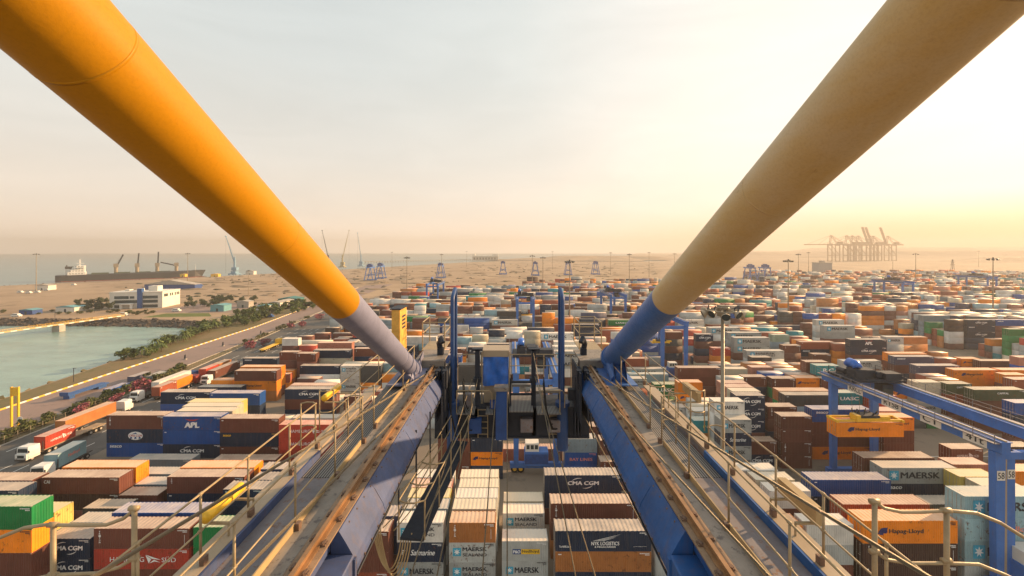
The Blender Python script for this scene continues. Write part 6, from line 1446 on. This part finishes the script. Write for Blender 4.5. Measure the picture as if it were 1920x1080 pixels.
# ------------------------------------------------------------ far shore: jetty, long building, distant quay cranes
p = gnd(911, 488); fb = thing('warehouse', 'long pale warehouse on the far shore straight ahead', 'warehouse', p)
mb = MB(); mb.box(-55, 50, 0, 30, 0, 15); mb.build('wall', [M['conc']], fb); mb = MB(); mb.box(-57, 52, -2, 32, 15, 18); mb.box(-55, -45, 2, 25, 18, 26); mb.box(25, 50, 2, 25, 18, 25); mb.build('roof', [M['offwhite']], fb); mb = MB(); [mb.box(x, x+6, -.2, -.05, 3, 11) for x in range(-50, 46, 12)]; mb.build('doorway', [M['glass']], fb)
jt = thing('jetty', 'long low jetty on piles running across the far bay', 'jetty', (0, 1650, ZW)); mb = MB(); mb.bar((-520, -250, 6), (-180, 60, 6), 9, 1.6); mb.bar((-180, 60, 6), (120, 110, 6), 9, 1.6); mb.build('deck', [M['conc']], jt)
mb = MB()
for k in range(46): u = k/45; q = Vector((-520, -250, 0)).lerp(Vector((-180, 60, 0)), u); mb.cyl((q.x, q.y, -2), 1.1, 8, 6)
for k in range(40): u = k/39; q = Vector((-180, 60, 0)).lerp(Vector((120, 110, 0)), u); mb.cyl((q.x, q.y, -2), 1.1, 8, 6)
tag(mb.build('piles', [M['conc']], jt), kind='stuff')
gb_ = thing('block_building', 'plain grey block building standing in the haze right of the right stay', 'building', gnd(1548, 517)); mb = MB(); mb.box(-11, 11, 0, 16, 0, 21); mb.build('wall', [paint('grey_block', (.30, .30, .31), .8)], gb_); mb = MB(); mb.box(-11.5, 11.5, -.5, 16.5, 21, 22); mb.box(-4, 2, 4, 10, 22, 25); mb.build('roof', [M['conc']], gb_)
STS = paint('distant_crane_paint', (.35, .22, .12), .6)
def sts(p, up, label):
    o = thing('quay_crane', label, 'quay crane', p, 0, 'distant quay cranes in the haze')
    for sx in (0, 28):
        for sy in (-10, 10): mb = MB(); mb.box(sx-1.3, sx+1.3, sy-1.3, sy+1.3, 0, 62 if sx else 66); mb.build('leg', [STS], o)
    mb = MB()
    for sy in (-10, 10): mb.bar((0, sy, 22), (28, sy, 22), 2.2); mb.bar((28, sy, 22), (0, sy, 58), 1.4)
    for sx in (0, 28):
        for z in (2, 22, 58): mb.bar((sx, -10, z), (sx, 10, z), 2.2)
    mb.build('portal_beam', [STS], o)
    mb = MB(); mb.box(-2, 62, -4, 4, 60, 64); mb.box(30, 44, -5, 5, 64, 72); mb.build('main_girder', [STS], o)
    mb = MB()
    for sy in (-3, 3): mb.bar((0, sy, 64), (4, sy, 96), 1.6); mb.bar((4, sy, 96), (28, sy, 64), 1.2); mb.bar((4, sy, 96), (58, sy, 64), .8)
    mb.build('apex_frame', [STS], o)
    e = Vector((-92, 0, 62)) if not up else Vector((-24, 0, 128)); mb = MB()
    for sy in (-3, 3): mb.bar((0, sy, 62), e+Vector((0, sy, 0)), 2.4, 3.0); 
    for k in range(1, 7): q = Vector((0, 0, 62)).lerp(e, k/6); mb.bar(q+Vector((0, -3, 0)), q+Vector((0, 3, 0)), 1.4)
    if not up:
        for u in (.45, .95): q = Vector((0, 0, 63)).lerp(e, u); mb.bar((4, 0, 96), q, .7)
    mb.build('boom', [STS], o); return o
first = None; firstu = None
for k, (a, up, l) in enumerate(((1556, False, 'quay crane with lowered boom, leftmost on the distant quay'), (1590, False, 'quay crane with lowered boom, second on the distant quay'), (1606, False, 'quay crane with lowered boom, third on the distant quay'), (1622, False, 'quay crane with lowered boom, fourth on the distant quay'), (1650, True, 'quay crane with raised boom, left one of three raised'), (1662, True, 'quay crane with raised boom, middle one of three raised'), (1696, True, 'quay crane with raised boom, rightmost on the distant quay'))):
    p = Vector(((a-CX)/F*1500, 1500+k*12, 0))
    if up:
        if firstu is None: firstu = sts(p, True, l)
        else: copy_tree(firstu, None, p, None, l)
    else:
        if first is None: first = sts(p, False, l)
        else: copy_tree(first, None, p, None, l)
# a pylon in the haze
o = thing('pylon', 'lattice pylon in the orange haze between two light masts at far right', 'pylon', gnd(1786, 520)); mb = MB()
for sx, sy in ((-2, -2), (2, -2), (2, 2), (-2, 2)): mb.bar((sx, sy, 0), (sx*.2, sy*.2, 28), .4)
for z in (20, 24): mb.bar((-4, 0, z), (4, 0, z), .4)
mb.build('body', [M['dark_steel']], o)
# ------------------------------------------------------------ evening haze over the port
mb = MB(); mb.box(-5200, 5200, -300, 5000, -4.2, 150)
hz = mb.build('haze', []); hm = bpy.data.materials.new('evening_haze'); hm.use_nodes = True; t = hm.node_tree; t.nodes.clear()
o_ = N(t, 'ShaderNodeOutputMaterial'); pv = N(t, 'ShaderNodeVolumePrincipled', Density=.00032, Anisotropy=.22); pv.inputs['Color'].default_value = (.72, .69, .645, 1)
t.links.new(pv.outputs[0], o_.inputs['Volume']); hz.data.materials.append(hm); tag(hz, 'warm hazy evening air over the whole port', 'haze', kind='stuff')
